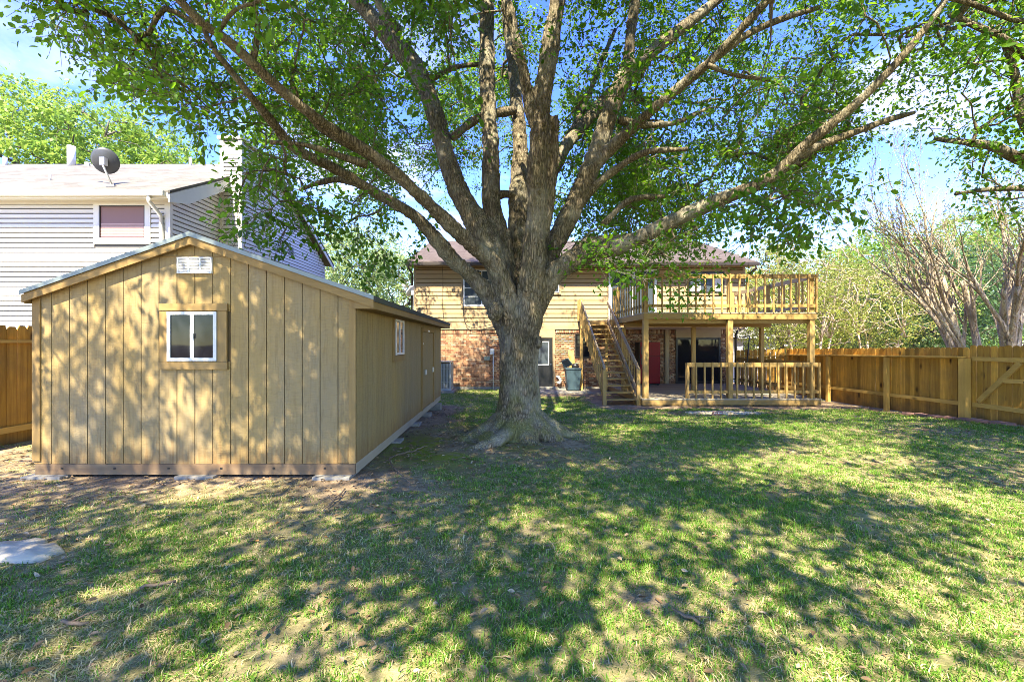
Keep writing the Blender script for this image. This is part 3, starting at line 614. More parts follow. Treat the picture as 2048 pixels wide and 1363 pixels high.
def canopy(N):
    out = []; 
    while sum(map(len, out)) < N:
        n = 60000; a = rc.uniform(0, 6.283, n); r = 13. * np.sqrt(rc.random(n)); x = .2 + r * np.cos(a); y = 5.4 + r * np.sin(a); z = rc.uniform(3.2, 13.5, n); p = np.stack([x, y, z], -1)
        rr = r / (11.8 + 2. * (vnoise(np.stack([np.cos(a), np.sin(a)], -1) * 2.2, 81) - .5)); top = 6.0 + 7.0 * np.sqrt(np.clip(1 - rr ** 2, 0, 1))
        k = (rr < 1) & (z < top) & (z > 3.6 + 1.5 * np.exp(-r / 2.))
        k &= rc.random(n) < sstep(.44, .56, fbm(p * [.62, .62, .85], 83, 2))          # clumps and gaps
        u = p @ SU; v_ = p @ SV; gp_ = fbm(np.stack([u, v_], -1) * .6, 87, 2)
        hx = x - z * sd.x / sd.z; hy = y - z * sd.y / sd.z
        k &= (gp_ < .535 - .045 * sstep(.5, 3, hx) * sstep(3.5, 5, hy) ) | (rc.random(n) < .12)                                      # openings cut along the sun's rays to shape the light patches below
        k &= x > -7.6 + 1.5 * vnoise(p[:, :2] * .8, 88)
        k &= (z > 5.2) | (y > 2.4) ; k &= (x * x + y * y + (z - CAMZ) ** 2 > 13.5) | (y < -1)
        Yc = np.maximum(y, .05); px = VX + x / Yc * FPX; py = VY - (z - CAMZ) / Yc * FPX
        vis = (y > .5) & (px > -260) & (px < 2150) & (py > -240)
        lim = np.interp(px, EX, EY) + 26 * (vnoise(np.stack([px / 45, py / 45], -1), 5) - .5)
        k &= ~vis | (py < lim - 14)
        k &= ~vis | (y < 15.5)
        gap = vnoise(np.stack([px / 110, py / 110], -1), 19); k &= ~vis | (gap < .68) | (rc.random(n) < .35)
        p = p[k]; v = vis[k]; px = px[k]; py = py[k]; keep = rc.random(len(p)) < np.where(v, .95, np.where(p[:, 1] < 1.5, .9, .72))  # unseen crown kept denser behind the camera to shade the foreground
        for q0 in range(0, len(p), 400):         # boughs carry little leaf on the side towards the open yard
            sl_ = slice(q0, q0 + 400); d = np.hypot(px[sl_, None] - LP[None, :, 0], py[sl_, None] - LP[None, :, 1]) - LP[None, :, 3]
            front = ((d < 48 * 6 / np.maximum(p[sl_, 1, None], 3)) & (p[sl_, 1, None] < LP[None, :, 2] + .15)).any(1)
            keep[sl_] &= ~(front & v[sl_]) | (rc.random(len(front)) < .10)
        out.append(np.column_stack([p, v])[keep])
    return np.vstack(out)[:N]
CL = canopy(8600); HANG = [(1200, 520), (1235, 540), (1285, 556), (1352, 560), (1260, 500), (1310, 512), (1380, 486), (1405, 470), (1170, 485), (1345, 600), (1300, 480), (1360, 455),
        (720, 470), (760, 492), (790, 470), (740, 450), (540, 425), (560, 400), (520, 380), (590, 440), (640, 415), (690, 395), (500, 410), (610, 395), (575, 350),
        (1480, 420), (1540, 412), (1610, 425), (1590, 392), (1560, 436), (1460, 400), (1640, 390), (1600, 460), (1520, 395)]
HG = np.array([[*P(a, b, 6.2 + 1.6 * rc.random() if 650 < a < 1450 else 5.2 + 1.4 * rc.random()), 1.] for a, b in HANG for _ in range(2 if 1150 < a < 1420 else 3)]); HG[:, :3] += rc.normal(0, .16, (len(HG), 3))
CL = np.vstack([CL, HG]); cen = CL[:, :3]; vis = CL[:, 3] > .5
A, par, cnt, base, end = grow(nodes, cen, rc, sag=.05)
wood_of(A, par, cnt, base, bb, .0048, .42, 5, .028)
dirn = A[end] - A[par[end]]; dirn /= np.linalg.norm(dirn, axis=1)[:, None] + 1e-9
lv = Bag()
V, F, t, sdv = sprays(cen[vis], dirn[vis], 60, .50, .082, rc, .3, .52, HEX); lv.add(V, F, t)
V, F, t, _ = sprays(cen[~vis], dirn[~vis], 36, .62, .115, rc, .25, .55, DIA); lv.add(V, F, t)
for c0, dv in zip(cen[vis], sdv):        # the fine side shoots that carry the leaves
    for d in dv: bb.add(*tube(np.array([c0, c0 + d * .24 + [0, 0, .015], c0 + d * .5]), np.array([.005, .0038, .002]), 3, False))
bb.build('branches', M_BARK, oak)
crown = lv.build('crown', M_LEAF, oak, False)
print('oak clusters', vis.sum(), (~vis).sum(), 'trunk verts', nv)

def leafy_tree(name, label, base, H, Rr, zlow, ncl, nleaf, lsize, lmat, seed, group=None, spread=.9, tr=.22, bark=None, squash=1., stems=1, shape=DIA, flat=1., lean=(0, 0), holes=.42, limbs=8):
    rg = np.random.default_rng(seed); bx, by = base; bz = G(bx, by); t = thing(name, label, 'tree', (bx, by, bz), group)
    tb = Bag(); nodes = []
    hub = np.array([bx + lean[0] * .4, by + lean[1] * .4, bz + zlow + .18 * (H - zlow)])
    for s in range(stems):
        a0 = s * 2.1 + seed; off = (.25 + .1 * s) * (stems > 1)
        b0 = np.array([bx + off * math.cos(a0), by + off * math.sin(a0), bz - .15]); h = hub + (stems > 1) * np.array([1.0 * math.cos(a0), 1.0 * math.sin(a0), rg.uniform(-.5, .5)])
        c = crom([[*b0, tr * 1.3], [*(b0 * .7 + h * .3 + rg.normal(0, .06, 3)), tr], [*h, tr * .72]], .3); tb.add(*tube(c[:, :3], c[:, 3], 9)); nodes.append(c[len(c) // 2:, :3])
        for k in range(limbs):
            a = a0 + k * 2.399; u = rg.uniform(.35, .8); e = np.array([bx + lean[0] + Rr * u * math.cos(a), by + lean[1] + Rr * u * math.sin(a) * squash, bz + zlow + (H - zlow) * rg.uniform(.35, .92)])
            m = (h + e) / 2 + [0, 0, .12 * H * rg.random()]; c = crom([[*h, tr * .5], [*m, tr * .3], [*e, tr * .1]], .4); tb.add(*tube(c[:, :3], c[:, 3], 6)); nodes.append(c[2:, :3])
    pts = []
    while len(pts) < ncl:
        q = rg.uniform(-1, 1, (4 * ncl, 3)); q = q[np.sum(q * q, 1) < 1]; rad = np.linalg.norm(q, axis=1)
        p = np.stack([bx + lean[0] + q[:, 0] * Rr, by + lean[1] + q[:, 1] * Rr * squash, bz + (zlow + H) / 2 + q[:, 2] * (H - zlow) / 2], -1)
        k = (fbm(p * .75 * (6 / max(Rr, 3)) ** .5, seed, 2) > holes) & (rg.random(len(p)) < .25 + .75 * rad ** 1.5) & (rad < .72 + .5 * vnoise(p * 1.1, seed + 3))
        pts += list(p[k])
    pts = np.array(pts[:ncl]); A, par, cnt, b_, end = grow(np.vstack(nodes), pts, rg, sag=.08)
    wood_of(A, par, cnt, b_, tb, .012, .45, 4, tr * .45); tb.build('trunk', bark or M_BARKB, t)
    d = A[end] - A[par[end]]; d /= np.linalg.norm(d, axis=1)[:, None] + 1e-9
    lb = Bag(); V, F, ti, _ = sprays(pts, d, nleaf, spread, lsize, rg, .15, .55, shape, flat); lb.add(V, F, ti); lb.build('crown', lmat, t, False); return t

# ------------------------------------------------------------------ storage shed
def window_unit(parent, x0, x1, z0, z1, y, frame, glass, cols=2, fw=.045, depth=.05, name='window', flip=1, axis='x', rows=1, gback=.02):
    """a framed window facing -Y (axis x) or +X (axis y, x0..x1 run along Y and y is the X of its face)"""
    def bx(nm, a0, a1, d0, d1, c0, c1, mat, par):
        if axis == 'x': return box(nm, a0, a1, y - d1, y - d0, c0, c1, mat, par)
        return box(nm, y + d0, y + d1, a0, a1, c0, c1, mat, par)
    w = bx(name, x0 + .004, x1 - .004, -.006, .004, z0 + .004, z1 - .004, frame, parent)
    bx('frame', x0, x0 + fw, 0.006, depth, z0, z1, frame, w); bx('frame', x1 - fw, x1, 0.006, depth, z0, z1, frame, w)
    bx('frame', x0 + fw, x1 - fw, 0.006, depth - .002, z1 - fw, z1, frame, w); bx('frame', x0 + fw, x1 - fw, 0.006, depth - .002, z0, z0 + fw, frame, w)
    n = cols; wdt = (x1 - x0 - 2 * fw) / n
    for i in range(n):
        a0 = x0 + fw + i * wdt
        for r in range(rows):
            hh = (z1 - z0 - 2 * fw) / rows; c0 = z0 + fw + r * hh
            bx('pane', a0 + (.018 if i else 0), a0 + wdt - (.018 if i < n - 1 else 0), .008, gback, c0 + (.014 if r else 0), c0 + hh - (.014 if r < rows - 1 else 0), glass, w)
            if r: bx('mullion', a0 + .002, a0 + wdt - .002, .01, depth - .012, c0 - .014, c0 + .014, frame, w)
        if i: bx('mullion', a0 - .02, a0 + .02, .01, depth - .006, z0 + fw, z1 - fw, frame, w)
    return w
X0, X1, Y0, Y1, Z0 = SH['x0'], SH['x1'], SH['y0'], SH['y1'], SH['z0']; XC = (X0 + X1) / 2
shed = thing('storage_shed', 'tan wooden storage shed with gable front and white framed windows', 'shed', (XC, (Y0 + Y1) / 2, Z0))
ZW = Z0 + .125; SL = .345; ZP = 3.06                 # wall bottom, roof slope, wall height at the peak
def roofz(x): return ZP - SL * abs(x - XC)
# inner shell just behind the planks shows as the dark grooves
prism('wall', [(X0 + .02, ZW), (X1 - .02, ZW), (X1 - .02, roofz(X1) - .03), (XC, ZP - .03), (X0 + .02, roofz(X0) - .03)], 1, Y0 + .02, Y1 - .02, M_GROOVE, shed)
pitch = (X1 - X0) / 18.; WX0, WX1, WZ0, WZ1 = -3.83, -3.255, 1.68, 2.235
def plank_front(xa, xb, za, zb=None):
    fa, fb = (roofz(xa) if zb is None else zb), (roofz(xb) if zb is None else zb)
    pts = [(xa, za), (xb, za), (xb, fb)] + ([(XC, ZP)] if zb is None and xa < XC - .01 < XC + .01 < xb else []) + [(xa, fa)]
    return prism('plank', pts, 1, Y0, Y0 + .019, M_SHED, shed)
g = .0045; ZS = 2.862
for i in range(18):
    xa, xb = X0 + i * pitch + g, X0 + (i + 1) * pitch - g
    if i == 0: xa = X0 + .0
    lo = ZW + random.uniform(-.006, .004); cuts = [(lo, None)]
    if xb > WX0 and xa < WX1: cuts = [(lo, WZ0 - .01), (WZ1 + .01, None)]
    for a, b in cuts:
        if b is None and min(roofz(xa), roofz(xb)) > ZS + .05:
            plank_front(xa, xb, a, ZS - .004); plank_front(xa, xb, ZS + .004)
        else: plank_front(xa, xb, a, b)
prism('flashing', [(X0 + 1.2, ZS - .006), (X1 - 1.2, ZS - .006), (X1 - 1.2, ZS + .006), (X0 + 1.2, ZS + .006)], 1, Y0 - .006, Y0 + .003, M_SHEDTRIM, shed)
nside = 33; sp_ = (Y1 - Y0) / nside; SWY0, SWY1, SWZ0, SWZ1 = 6.93, 7.50, 1.70, 2.25; DY0, DY1, DZ1 = 9.22, 10.62, 2.13
HE = 2.44
for i in range(nside):
    ya, yb = Y0 + .02 + i * sp_ + g, Y0 + .02 + (i + 1) * sp_ - g
    if i == nside - 1: yb = Y1
    segs = [(ZW + random.uniform(-.006, .004), HE)]
    if yb > SWY0 and ya < SWY1: segs = [(ZW, SWZ0 - .01), (SWZ1 + .01, HE)]
    if ya > DY0 - .05 and yb < DY1 + .05: segs = [(DZ1 + .01, HE)]
    for a, b in segs: box('plank', X1 - .019, X1, ya, yb, a, b, M_SHED, shed)
for i in range(6): box('plank', X0, X0 + .019, Y0 + .02 + i * 1.15, Y0 + .02 + (i + 1) * 1.15 - .01, ZW, roofz(X0) - .02, M_SHED, shed)
box('wall', X0, X1, Y1 - .018, Y1, ZW, 2.40, M_SHED, shed)
# corner boards
box('corner_board', X0 - .004, X0 + .085, Y0 - .018, Y0 - .001, ZW + .03, roofz(X0 + .06) - .01, M_SHEDTRIM, shed, .004)
box('corner_board', X1 - .075, X1 + .002, Y0 - .018, Y0 - .001, ZW, roofz(X1 - .05) - .03, M_SHEDTRIM, shed, .004)
# front window and trim
wf = window_unit(shed, WX0 + .01, WX1 - .01, WZ0, WZ1, Y0 - .006, M_WHITE, M_GLASS, 2, .034, .034)
box('window_trim', WX0 - .085, WX1 + .11, Y0 - .034, Y0 - .001, WZ1 + .012, WZ1 + .092, M_SHEDTRIMX, shed, .004)
box('window_trim', WX0 - .085, WX1 + .11, Y0 - .034, Y0 - .001, WZ0 - .095, WZ0 - .012, M_SHEDTRIMX, shed, .004)
box('window_trim', WX0 - .085, WX0 + .004, Y0 - .026, Y0 - .002, WZ0 - .011, WZ1 + .011, M_SHEDTRIM, shed, .004)
box('window_trim', WX1 - .004, WX1 + .10, Y0 - .026, Y0 - .002, WZ0 - .011, WZ1 + .011, M_SHEDTRIM, shed, .004)
box('latch', -3.530, -3.517, Y0 - .056, Y0 - .038, 1.935, 1.99, M_WHITE, wf)
# louvred vent
vx0, vx1, vz0, vz1 = -3.716, -3.323, 2.668, 2.852
vent = box('vent', vx0 + .01, vx1 - .01, Y0 - .012, Y0 - .002, vz0 + .01, vz1 - .01, M_GROOVE, shed)
for a, b, c, d in ((vx0, vx1, vz1 - .016, vz1), (vx0, vx1, vz0, vz0 + .016)): box('frame', a, b, Y0 - .03, Y0 - .003, c, d, M_WHITE, vent)
for a in (vx0, vx0 + .122, vx0 + .252, vx1 - .016): box('frame', a, a + .016, Y0 - .028, Y0 - .003, vz0 + .016, vz1 - .016, M_WHITE, vent)
for k in range(9):
    z = vz0 + .026 + k * .0168; beam('slat', (vx0 + .014, Y0 - .019, z), (vx1 - .014, Y0 - .019, z), .012, .009, M_WHITE, vent, (0, -.5, 1))
# side window, trim, door
window_unit(shed, SWY0 + .01, SWY1 - .01, SWZ0, SWZ1, X1 + .004, M_WHITE, M_GLASSB, 2, .034, .034, axis='y')
box('window_trim', X1 + .001, X1 + .03, SWY0 - .10, SWY1 + .10, SWZ1 + .012, SWZ1 + .095, M_SHEDTRIM, shed); box('window_trim', X1 + .001, X1 + .03, SWY0 - .10, SWY1 + .10, SWZ0 - .10, SWZ0 - .012, M_SHEDTRIM, shed)
box('window_trim', X1 + .001, X1 + .024, SWY0 - .10, SWY0 + .004, SWZ0 - .011, SWZ1 + .011, M_SHEDTRIM, shed); box('window_trim', X1 + .001, X1 + .024, SWY1 - .004, SWY1 + .10, SWZ0 - .011, SWZ1 + .011, M_SHEDTRIM, shed)
door = box('door', X1 - .016, X1 + .012, DY0 + .02, DY1 - .02, ZW + .02, DZ1 - .02, M_SHED, shed)
for a, b, c, d in ((DY0 - .055, DY0 + .015, ZW, DZ1 + .07), (DY1 - .015, DY1 + .055, ZW, DZ1 + .07)): box('door_trim', X1 + .002, X1 + .03, a, b, c, d, M_SHEDTRIM, shed)
box('door_trim', X1 + .002, X1 + .036, DY0 + .016, DY1 - .016, DZ1 - .015, DZ1 + .065, M_SHEDTRIM, shed)
box('door_sign', X1 + .034, X1 + .038, DY0 + .55, DY0 + .80, DZ1 - .005, DZ1 + .03, M_WHITE, shed)
for y in (DY0 + .30, DY1 - .16): box('lock', X1 + .012, X1 + .055, y - .04, y + .04, 1.22, 1.33, M_GALV, door, .012)
box('hinge', X1 + .012, X1 + .02, DY0 + .03, DY0 + .16, 1.85, 1.89, M_GALV, door)
# base rails
sk = box('skirt_rail', X0 + .02, X1 - .012, Y0 - .004, Y0 + .036, Z0, ZW - .006, M_SKIRT, shed)
for px in (125, 230, 338, 443, 548, 650):
    x = (px - VX) / FPX * Y0; box('slot', x - .013, x + .013, Y0 - .008, Y0 - .003, Z0 + .062, Z0 + .082, M_BLACK, sk)
box('skirt_rail', X1 - .05, X1 - .006, Y0 + .037, Y1, Z0 + .001, ZW - .006, M_SKIRTY, shed)
box('skirt_rail', X0 + .02, X0 + .06, Y0 + .04, Y1, Z0 + .001, ZW - .006, M_SKIRTY, shed)
box('floor', X0 + .07, X1 - .06, Y0 + .05, Y1 - .05, ZW - .03, ZW - .01, M_GROOVE, shed)
# roof: deck with shingles, drip edge, rake boards, soffit and fascia
XL, XR, YF, YB = X0 - .05, X1 + .225, Y0 - .085, Y1 + .12
for s, xe in ((-1, XL), (1, XR)):
    pts = [(XC, ZP + .035), (xe, roofz(xe) + .035), (xe, roofz(xe) + .062), (XC, ZP + .066)]
    prism('roof_slope', pts, 1, YF - .01, YB, M_ROOFS, shed)
    dz = SL * .0
    prism('drip_edge', [(XC, ZP + .012), (xe + s * .006, roofz(xe) + .012), (xe + s * .006, roofz(xe) + .0605), (XC, ZP + .0635)], 1, YF - .022, YF - .011, M_DRIP, shed)
    prism('rake_board', [(XC, ZP - .075), (xe, roofz(xe) - .075), (xe, roofz(xe) + .010), (XC, ZP + .010)], 1, YF - .004, YF + .02, M_SHEDTRIMX, shed)
    prism('soffit', [(XC, ZP - .012), (xe, roofz(xe) - .012), (xe, roofz(xe) + .033), (XC, ZP + .033)], 1, YF + .021, Y0 - .001, M_SHEDTRIM, shed)
box('drip_edge', XR + .001, XR + .012, YF, YB, roofz(XR) - .005, roofz(XR) + .055, M_ROOFS, shed)
box('fascia', XR - .022, XR - .001, YF + .022, YB, roofz(XR) - .085, roofz(XR) + .030, M_SHEDTRIM, shed)
box('soffit', X1 + .001, XR - .023, Y0 + .021, YB, roofz(XR) - .082, roofz(XR) - .066, M_SHEDTRIM, shed)
prism('eave_return', [(X1 + .001, roofz(XR) - .084), (XR - .023, roofz(XR) - .084), (XR - .023, roofz(XR) + .02), (X1 + .001, roofz(X1) - .014)], 1, YF + .0205, Y0 + .02, M_SHEDTRIMX, shed)
box('fascia', XL, XL + .02, YF + .022, YB, roofz(XL) - .085, roofz(XL) + .030, M_SHEDTRIM, shed)

# paver blocks the shed sits on
def block(x0, x1, y0, y1, label):
    zt = Z0 - .003; zb = G((x0 + x1) / 2, (y0 + y1) / 2) - .06
    tag(box('concrete_block', x0, x1, y0, y1, zb, zt, M_CONC, None, .008), label, 'block', 'concrete blocks under the shed')
block(-5.42, -4.98, Y0 - .09, Y0 + .3, 'concrete block under the shed corner beside the side fence'); block(-3.72, -3.28, Y0 - .07, Y0 + .3, 'concrete block under the shed front, below the window')
block(-2.16, -1.74, Y0 - .10, Y0 + .28, 'concrete block under the shed front corner closest to the oak')
for yy, lb in ((7.05, 'first concrete block along the shed side, below its side window'), (8.55, 'second concrete block along the shed side, before the door'), (9.75, 'third concrete block along the shed side, under the door'), (11.3, 'last concrete block at the rear corner of the shed')):
    block(-1.86, -1.60, yy - .13, yy + .13, lb)

# ------------------------------------------------------------------ fences
def picket_mesh(w, h, seed):
    c = .022; V = [(-w/2, 0), (w/2, 0), (w/2, h - .03), (w/2 - .014, h - .008), (w/2 - .034, h), (-w/2 + .034, h), (-w/2 + .014, h - .008), (-w/2, h - .03)]
    n = len(V); VV = [(x, -.008, z) for x, z in V] + [(x, .008, z) for x, z in V]
    F = [tuple(range(n)), tuple(range(n, 2 * n))[::-1]] + [(i, n + i, n + (i + 1) % n, (i + 1) % n) for i in range(n)]
    me = bpy.data.meshes.new('picket'); me.from_pydata(VV, [], F); me.materials.append(M_CEDAR); return me
PICK = [picket_mesh(.139, 1., k) for k in range(3)]
def fence_run(f, a, b, top, side, pitch=.143, bottom=None, skip=()):
    """pickets from a to b (x, y); top(t) gives the z of their tops"""
    a = np.array(a); b = np.array(b); Ld = np.linalg.norm(b - a); n = int(Ld / pitch); ang = math.atan2(b[1] - a[1], b[0] - a[0])
    for i in range(n):
        t = (i + .5) / n; p = a + (b - a) * t; zt = top(t) + random.uniform(-.012, .012); zb = G(*p) + .02 if bottom is None else bottom(t)
        o_ = random.uniform(-.006, .006); M = Matrix.Translation((p[0] - o_ * math.sin(ang), p[1] + o_ * math.cos(ang), zb)) @ Matrix.Rotation(ang, 4, 'Z') @ Matrix.Rotation(random.gauss(0, .004), 4, 'Y') @ Matrix.Diagonal((1, 1, zt - zb, 1))
        link('picket', PICK[i % 3], M_CEDAR, f, M)
def lerp(a, b): return lambda t: a + (b - a) * t
FA, FB = (10.2, 8.94), (10.65, 17.3)
def fpt(y): return FA[0] + .054 * (y - FA[1])
GY0 = 10.06
fence = thing('wooden_fence', 'tan cedar picket fence with posts and rails along the far side of the lawn', 'fence', (fpt(13), 13, G(fpt(13), 13)))
ftop = lambda y: 1.81 - .14 * (y - 9) / 8.3
fence_run(fence, (fpt(GY0 + .03) + .03, GY0 + .03), (fpt(17.3) + .03, 17.3), lambda t: ftop(GY0 + t * 7.24), -1)
for y in (10.1, 12.28, 14.69, 17.1):
    x = fpt(y); w = .075 if y < 10.5 else .05
    box('post', x - .14, x - .14 + 2 * w - .01, y - w, y + w, G(x, y) - .3, ftop(y) - .245, M_CEDZ, fence)
for ya, yb in ((10.18, 12.22), (12.34, 14.63), (14.75, 17.04)):
    for dz, h in ((-.24, .045), (-1.26, .085)):
        beam('rail', (fpt(ya) - .028, ya, ftop(ya) + dz), (fpt(yb) - .028, yb, ftop(yb) + dz), .085 if h < .06 else .045, h, M_CEDRY, fence)
beam('rail', (fpt(10.0) - .075, 10.16, ftop(10.1) - .2175), (fpt(17.1) - .075, 17.1, ftop(17.1) - .2175), .20, .03, M_CEDRY, fence)
gate = thing('fence_gate', 'cedar fence gate with a diagonal brace at the edge of the lawn', 'gate', (fpt(9), 9, G(fpt(9), 9)))
fence_run(gate, (fpt(7.7) + .035, 7.7), (fpt(GY0 + .0) + .035, GY0 + .02), lambda t: 1.81 + .015, -1, bottom=lambda t: G(fpt(9), 9) - .02)
for z, h in ((1.55, .09), (.55, .09)): beam('rail', (fpt(7.75) + .004, 7.75, z), (fpt(9.98) + .004, 9.98, z - .01), .04, h, M_CEDRY, gate)
beam('brace', (fpt(9.86) + .004, 9.86, .62), (fpt(9.02) + .004, 9.02, 1.49), .04, .10, M_CEDRY, gate)
beam('rail', (fpt(8.72) + .002, 8.72, 1.13), (fpt(9.34) + .002, 9.34, 1.11), .04, .085, M_CEDRY, gate)
box('latch', fpt(8.95) - .04, fpt(8.95) - .02, 8.75, 8.93, 1.10, 1.125, M_BLACK, gate)
ret = thing('fence_section', 'short cedar fence section joining the house corner to the side fence behind the deck', 'fence', (10.2, 18.2, 0))
RA, RB = (10.68, 17.35), (9.75, 18.7)
RA, RB = (10.66, 17.38), (9.35, 18.45)
fence_run(ret, RA, RB, lerp(1.67, 1.60), -1)
for z, h in ((1.40, .045), (.42, .085)): beam('rail', (RA[0] - .02, RA[1] - .03, z), (RB[0] - .02, RB[1] - .03, z - .05), .06, h, M_CEDRX, ret)
box('post', 9.98, 10.07, 17.80, 17.89, -.2, 1.42, M_CEDZ, ret)
lf = thing('picket_fence', 'cedar picket fence beside the shed below the white neighbouring house', 'fence', (-7.6, 7, G(-7.6, 7)))
fence_run(lf, (-7.57, 4.6), (-7.57, 11.5), lerp(2.13, 2.16), 1, bottom=lerp(.20, .16))
for ya, yb in ((4.6, 8.0), (8.1, 11.5)):
    beam('rail', (-7.535, ya, 1.90), (-7.535, yb, 1.91), .06, .045, M_CEDRY, lf); beam('rail', (-7.54, ya, .56), (-7.54, yb, .57), .045, .09, M_CEDRY, lf)
box('post', -7.56, -7.47, 8.005, 8.095, 0, 1.87, M_CEDZ, lf)

# ------------------------------------------------------------------ siding helper
def siding(parent, x0, x1, z0, z1, y, expo, mat, openings=(), depth=.022, axis='x', ends=None, name='siding_board', gap=.026):
    """lap boards facing -Y (axis x) or +X (axis y); each course is cut at the openings"""
    n = int(math.ceil((z1 - z0) / expo - 1e-6))
    for i in range(n):
        a = z0 + i * expo; h = min(expo, z1 - a) - gap; lo, hi = (x0, x1) if ends is None else ends(a + expo)
        if hi - lo < .05: continue
        iv = [(lo, hi)]
        for (ox0, ox1, oz0, oz1) in openings:
            if a + expo * .9 > oz0 and a + expo * .1 < oz1:
                iv = [q for (p, r) in iv for q in ((p, min(r, ox0)), (max(p, ox1), r)) if q[1] - q[0] > .02]
        for p, r in iv:
            if axis == 'x': M = Matrix.Translation(((p + r) / 2, y, a)) @ Matrix.Diagonal((r - p, depth, h, 1))
            else: M = Matrix.Translation((y, (p + r) / 2, a)) @ Matrix.Rotation(R(90), 4, 'Z') @ Matrix.Diagonal((r - p, depth, h, 1))
            link(name, shared('lap', mat, LAP_V, CUBE_F), mat, parent, M)

# ------------------------------------------------------------------ the house
HY = 18.6
house = thing('house', 'two storey tan house with lap siding above brick and a brown gable roof', 'house', (3, HY + 4, 0))
HX0, HX1 = -3.74, 9.79
upper = box('wall', HX0, HX1, HY + .03, HY + 9.6, 2.47, 5.05, M_GROOVE, house)  # dark backing paints in the shade lines between siding courses
op = [(-1.80, -.15, 3.31, 4.94), (1.45, 2.26, 3.86, 4.84), (4.17, 6.21, 2.47, 4.92), (7.36, 9.01, 3.85, 4.88)]
siding(upper, HX0, HX1, 2.575, 4.98, HY + .028, .178, M_SIDE, op, .04, gap=.03)
box('trim_board', HX0 - .01, HX1 + .01, HY - .015, HY + .029, 2.44, 2.57, M_TAN, house)
for x in (HX0 - .012, HX1 - .08): box('corner_board', x, x + .09, HY - .012, HY + .031, 2.571, 5.0, M_TAN, house)
def house_window(x0, x1, z0, z1, cols, rows, frame, glass=M_GLASSB):
    w = window_unit(house, x0, x1, z0, z1, HY - .005, frame, glass, cols, .05, .05, rows=rows)
    for a, b, c, d in ((x0 - .08, x0, z0 - .08, z1 + .08), (x1, x1 + .08, z0 - .08, z1 + .08), (x0, x1, z1, z1 + .08), (x0, x1, z0 - .08, z0)):
        box('trim', a, b, HY - .04, HY + .03, c, d, M_TAN, w)
    return w
house_window(-1.72, -.22, 3.39, 4.86, 2, 4, M_WHITE); house_window(1.53, 2.19, 3.94, 4.76, 1, 2, M_WHITE)
wr_ = house_window(7.44, 8.93, 3.93, 4.80, 2, 1, M_BROWNMETAL)
box('curtain', 7.55, 7.98, HY - .026, HY - .020 - .0055, 4.0, 4.72, M_GUTW, wr_); box('curtain', 8.55, 8.86, HY - .026, HY - .0255, 4.0, 4.72, M_GUTW, wr_)
pd = box('patio_door', 4.21, 6.17, HY - .0, HY + .03, 2.72, 4.86, M_WTRIM, house)
for a, b in ((4.21, 4.34), (5.16, 5.27), (6.04, 6.17)): box('frame', a, b, HY - .05, HY - .001, 2.72, 4.80, M_WHITE, pd)
box('frame', 4.21, 6.17, HY - .052, HY - .001, 4.802, 4.90, M_WHITE, pd); box('frame', 4.341, 6.039, HY - .048, HY - .001, 2.72, 2.80, M_WHITE, pd)
for a, b in ((4.342, 5.158), (5.272, 6.038)): box('pane', a, b, HY - .02, HY - .008, 2.802, 4.80, M_GLASSB, pd)
# gable roof
EY0, EYB, EZ, RZ, RY = HY - .5, HY + 10.0, 5.12, 7.12, HY + 4.75
def slab(name, a, b, c, d, th, mat, par):
    V = [a, b, c, d] + [(p[0], p[1], p[2] - th) for p in (a, b, c, d)]
    o = poly(name, V, [(0, 1, 2, 3), (7, 6, 5, 4), (0, 4, 5, 1), (1, 5, 6, 2), (2, 6, 7, 3), (3, 7, 4, 0)], mat, par); return o
RX0, RX1 = -3.95, 10.05
roof = slab('roof', (RX0, EY0, EZ), (RX1, EY0, EZ), (RX1 - .25, RY, RZ), (RX0 + .15, RY, RZ), .05, M_ROOFA, house)
slab('roof', (RX1, EYB, EZ), (RX0, EYB, EZ), (RX0 + .15, RY, RZ), (RX1 - .25, RY, RZ), .05, M_ROOFA, house)
poly('gable', [(HX0, HY + .05, 5.05), (HX0, HY + 9.5, 5.05), (HX0, RY, RZ - .12), (HX0 + .05, HY + .05, 5.05), (HX0 + .05, HY + 9.5, 5.05), (HX0 + .05, RY, RZ - .12)], [(0, 2, 1), (3, 4, 5), (0, 3, 5, 2), (1, 2, 5, 4)], M_TAN, house)
poly('gable', [(HX1, HY + .05, 5.05), (HX1, HY + 9.5, 5.05), (HX1, RY, RZ - .12), (HX1 - .05, HY + .05, 5.05), (HX1 - .05, HY + 9.5, 5.05), (HX1 - .05, RY, RZ - .12)], [(0, 1, 2), (3, 5, 4), (0, 2, 5, 3), (1, 4, 5, 2)], M_TAN, house)
box('soffit', RX0 + .05, RX1 - .05, EY0 + .06, HY + .028, 4.985, 5.02, M_TAN, house)
box('fascia', RX0, RX1, EY0 + .012, EY0 + .05, 4.96, 5.066, M_BROWNMETAL, house)
box('gutter', RX0 - .02, RX1 + .02, EY0 - .10, EY0 + .010, 4.965, 5.085, M_BROWNMETAL, house, .015)
dsp = [(9.95, EY0 - .04, 4.98), (9.95, EY0 - .04, 4.85), (9.84, HY - .07, 4.62), (9.84, HY - .07, 2.62), (9.42, HY - .1, 2.36), (9.36, HY - .1, 2.2), (9.36, HY - .1, .1)]
pipe('downspout', dsp, .05, M_BROWNMETAL, house)
pipe('downspout', [(-3.86, EY0 - .04, 4.98), (-3.86, EY0 - .04, 4.88), (-3.80, HY - .06, 4.7), (-3.80, HY - .06, .1)], .045, M_BROWNMETAL, house)
pipe('vent_pipe', [P(1448, 524, 20.6), P(1448, 505, 20.6)], .05, M_WHITE, house)
box('wall', HX0 + .02, 9.28, HY + .06, HY + 9.55, -.1, 2.44, M_MORTAR, house)
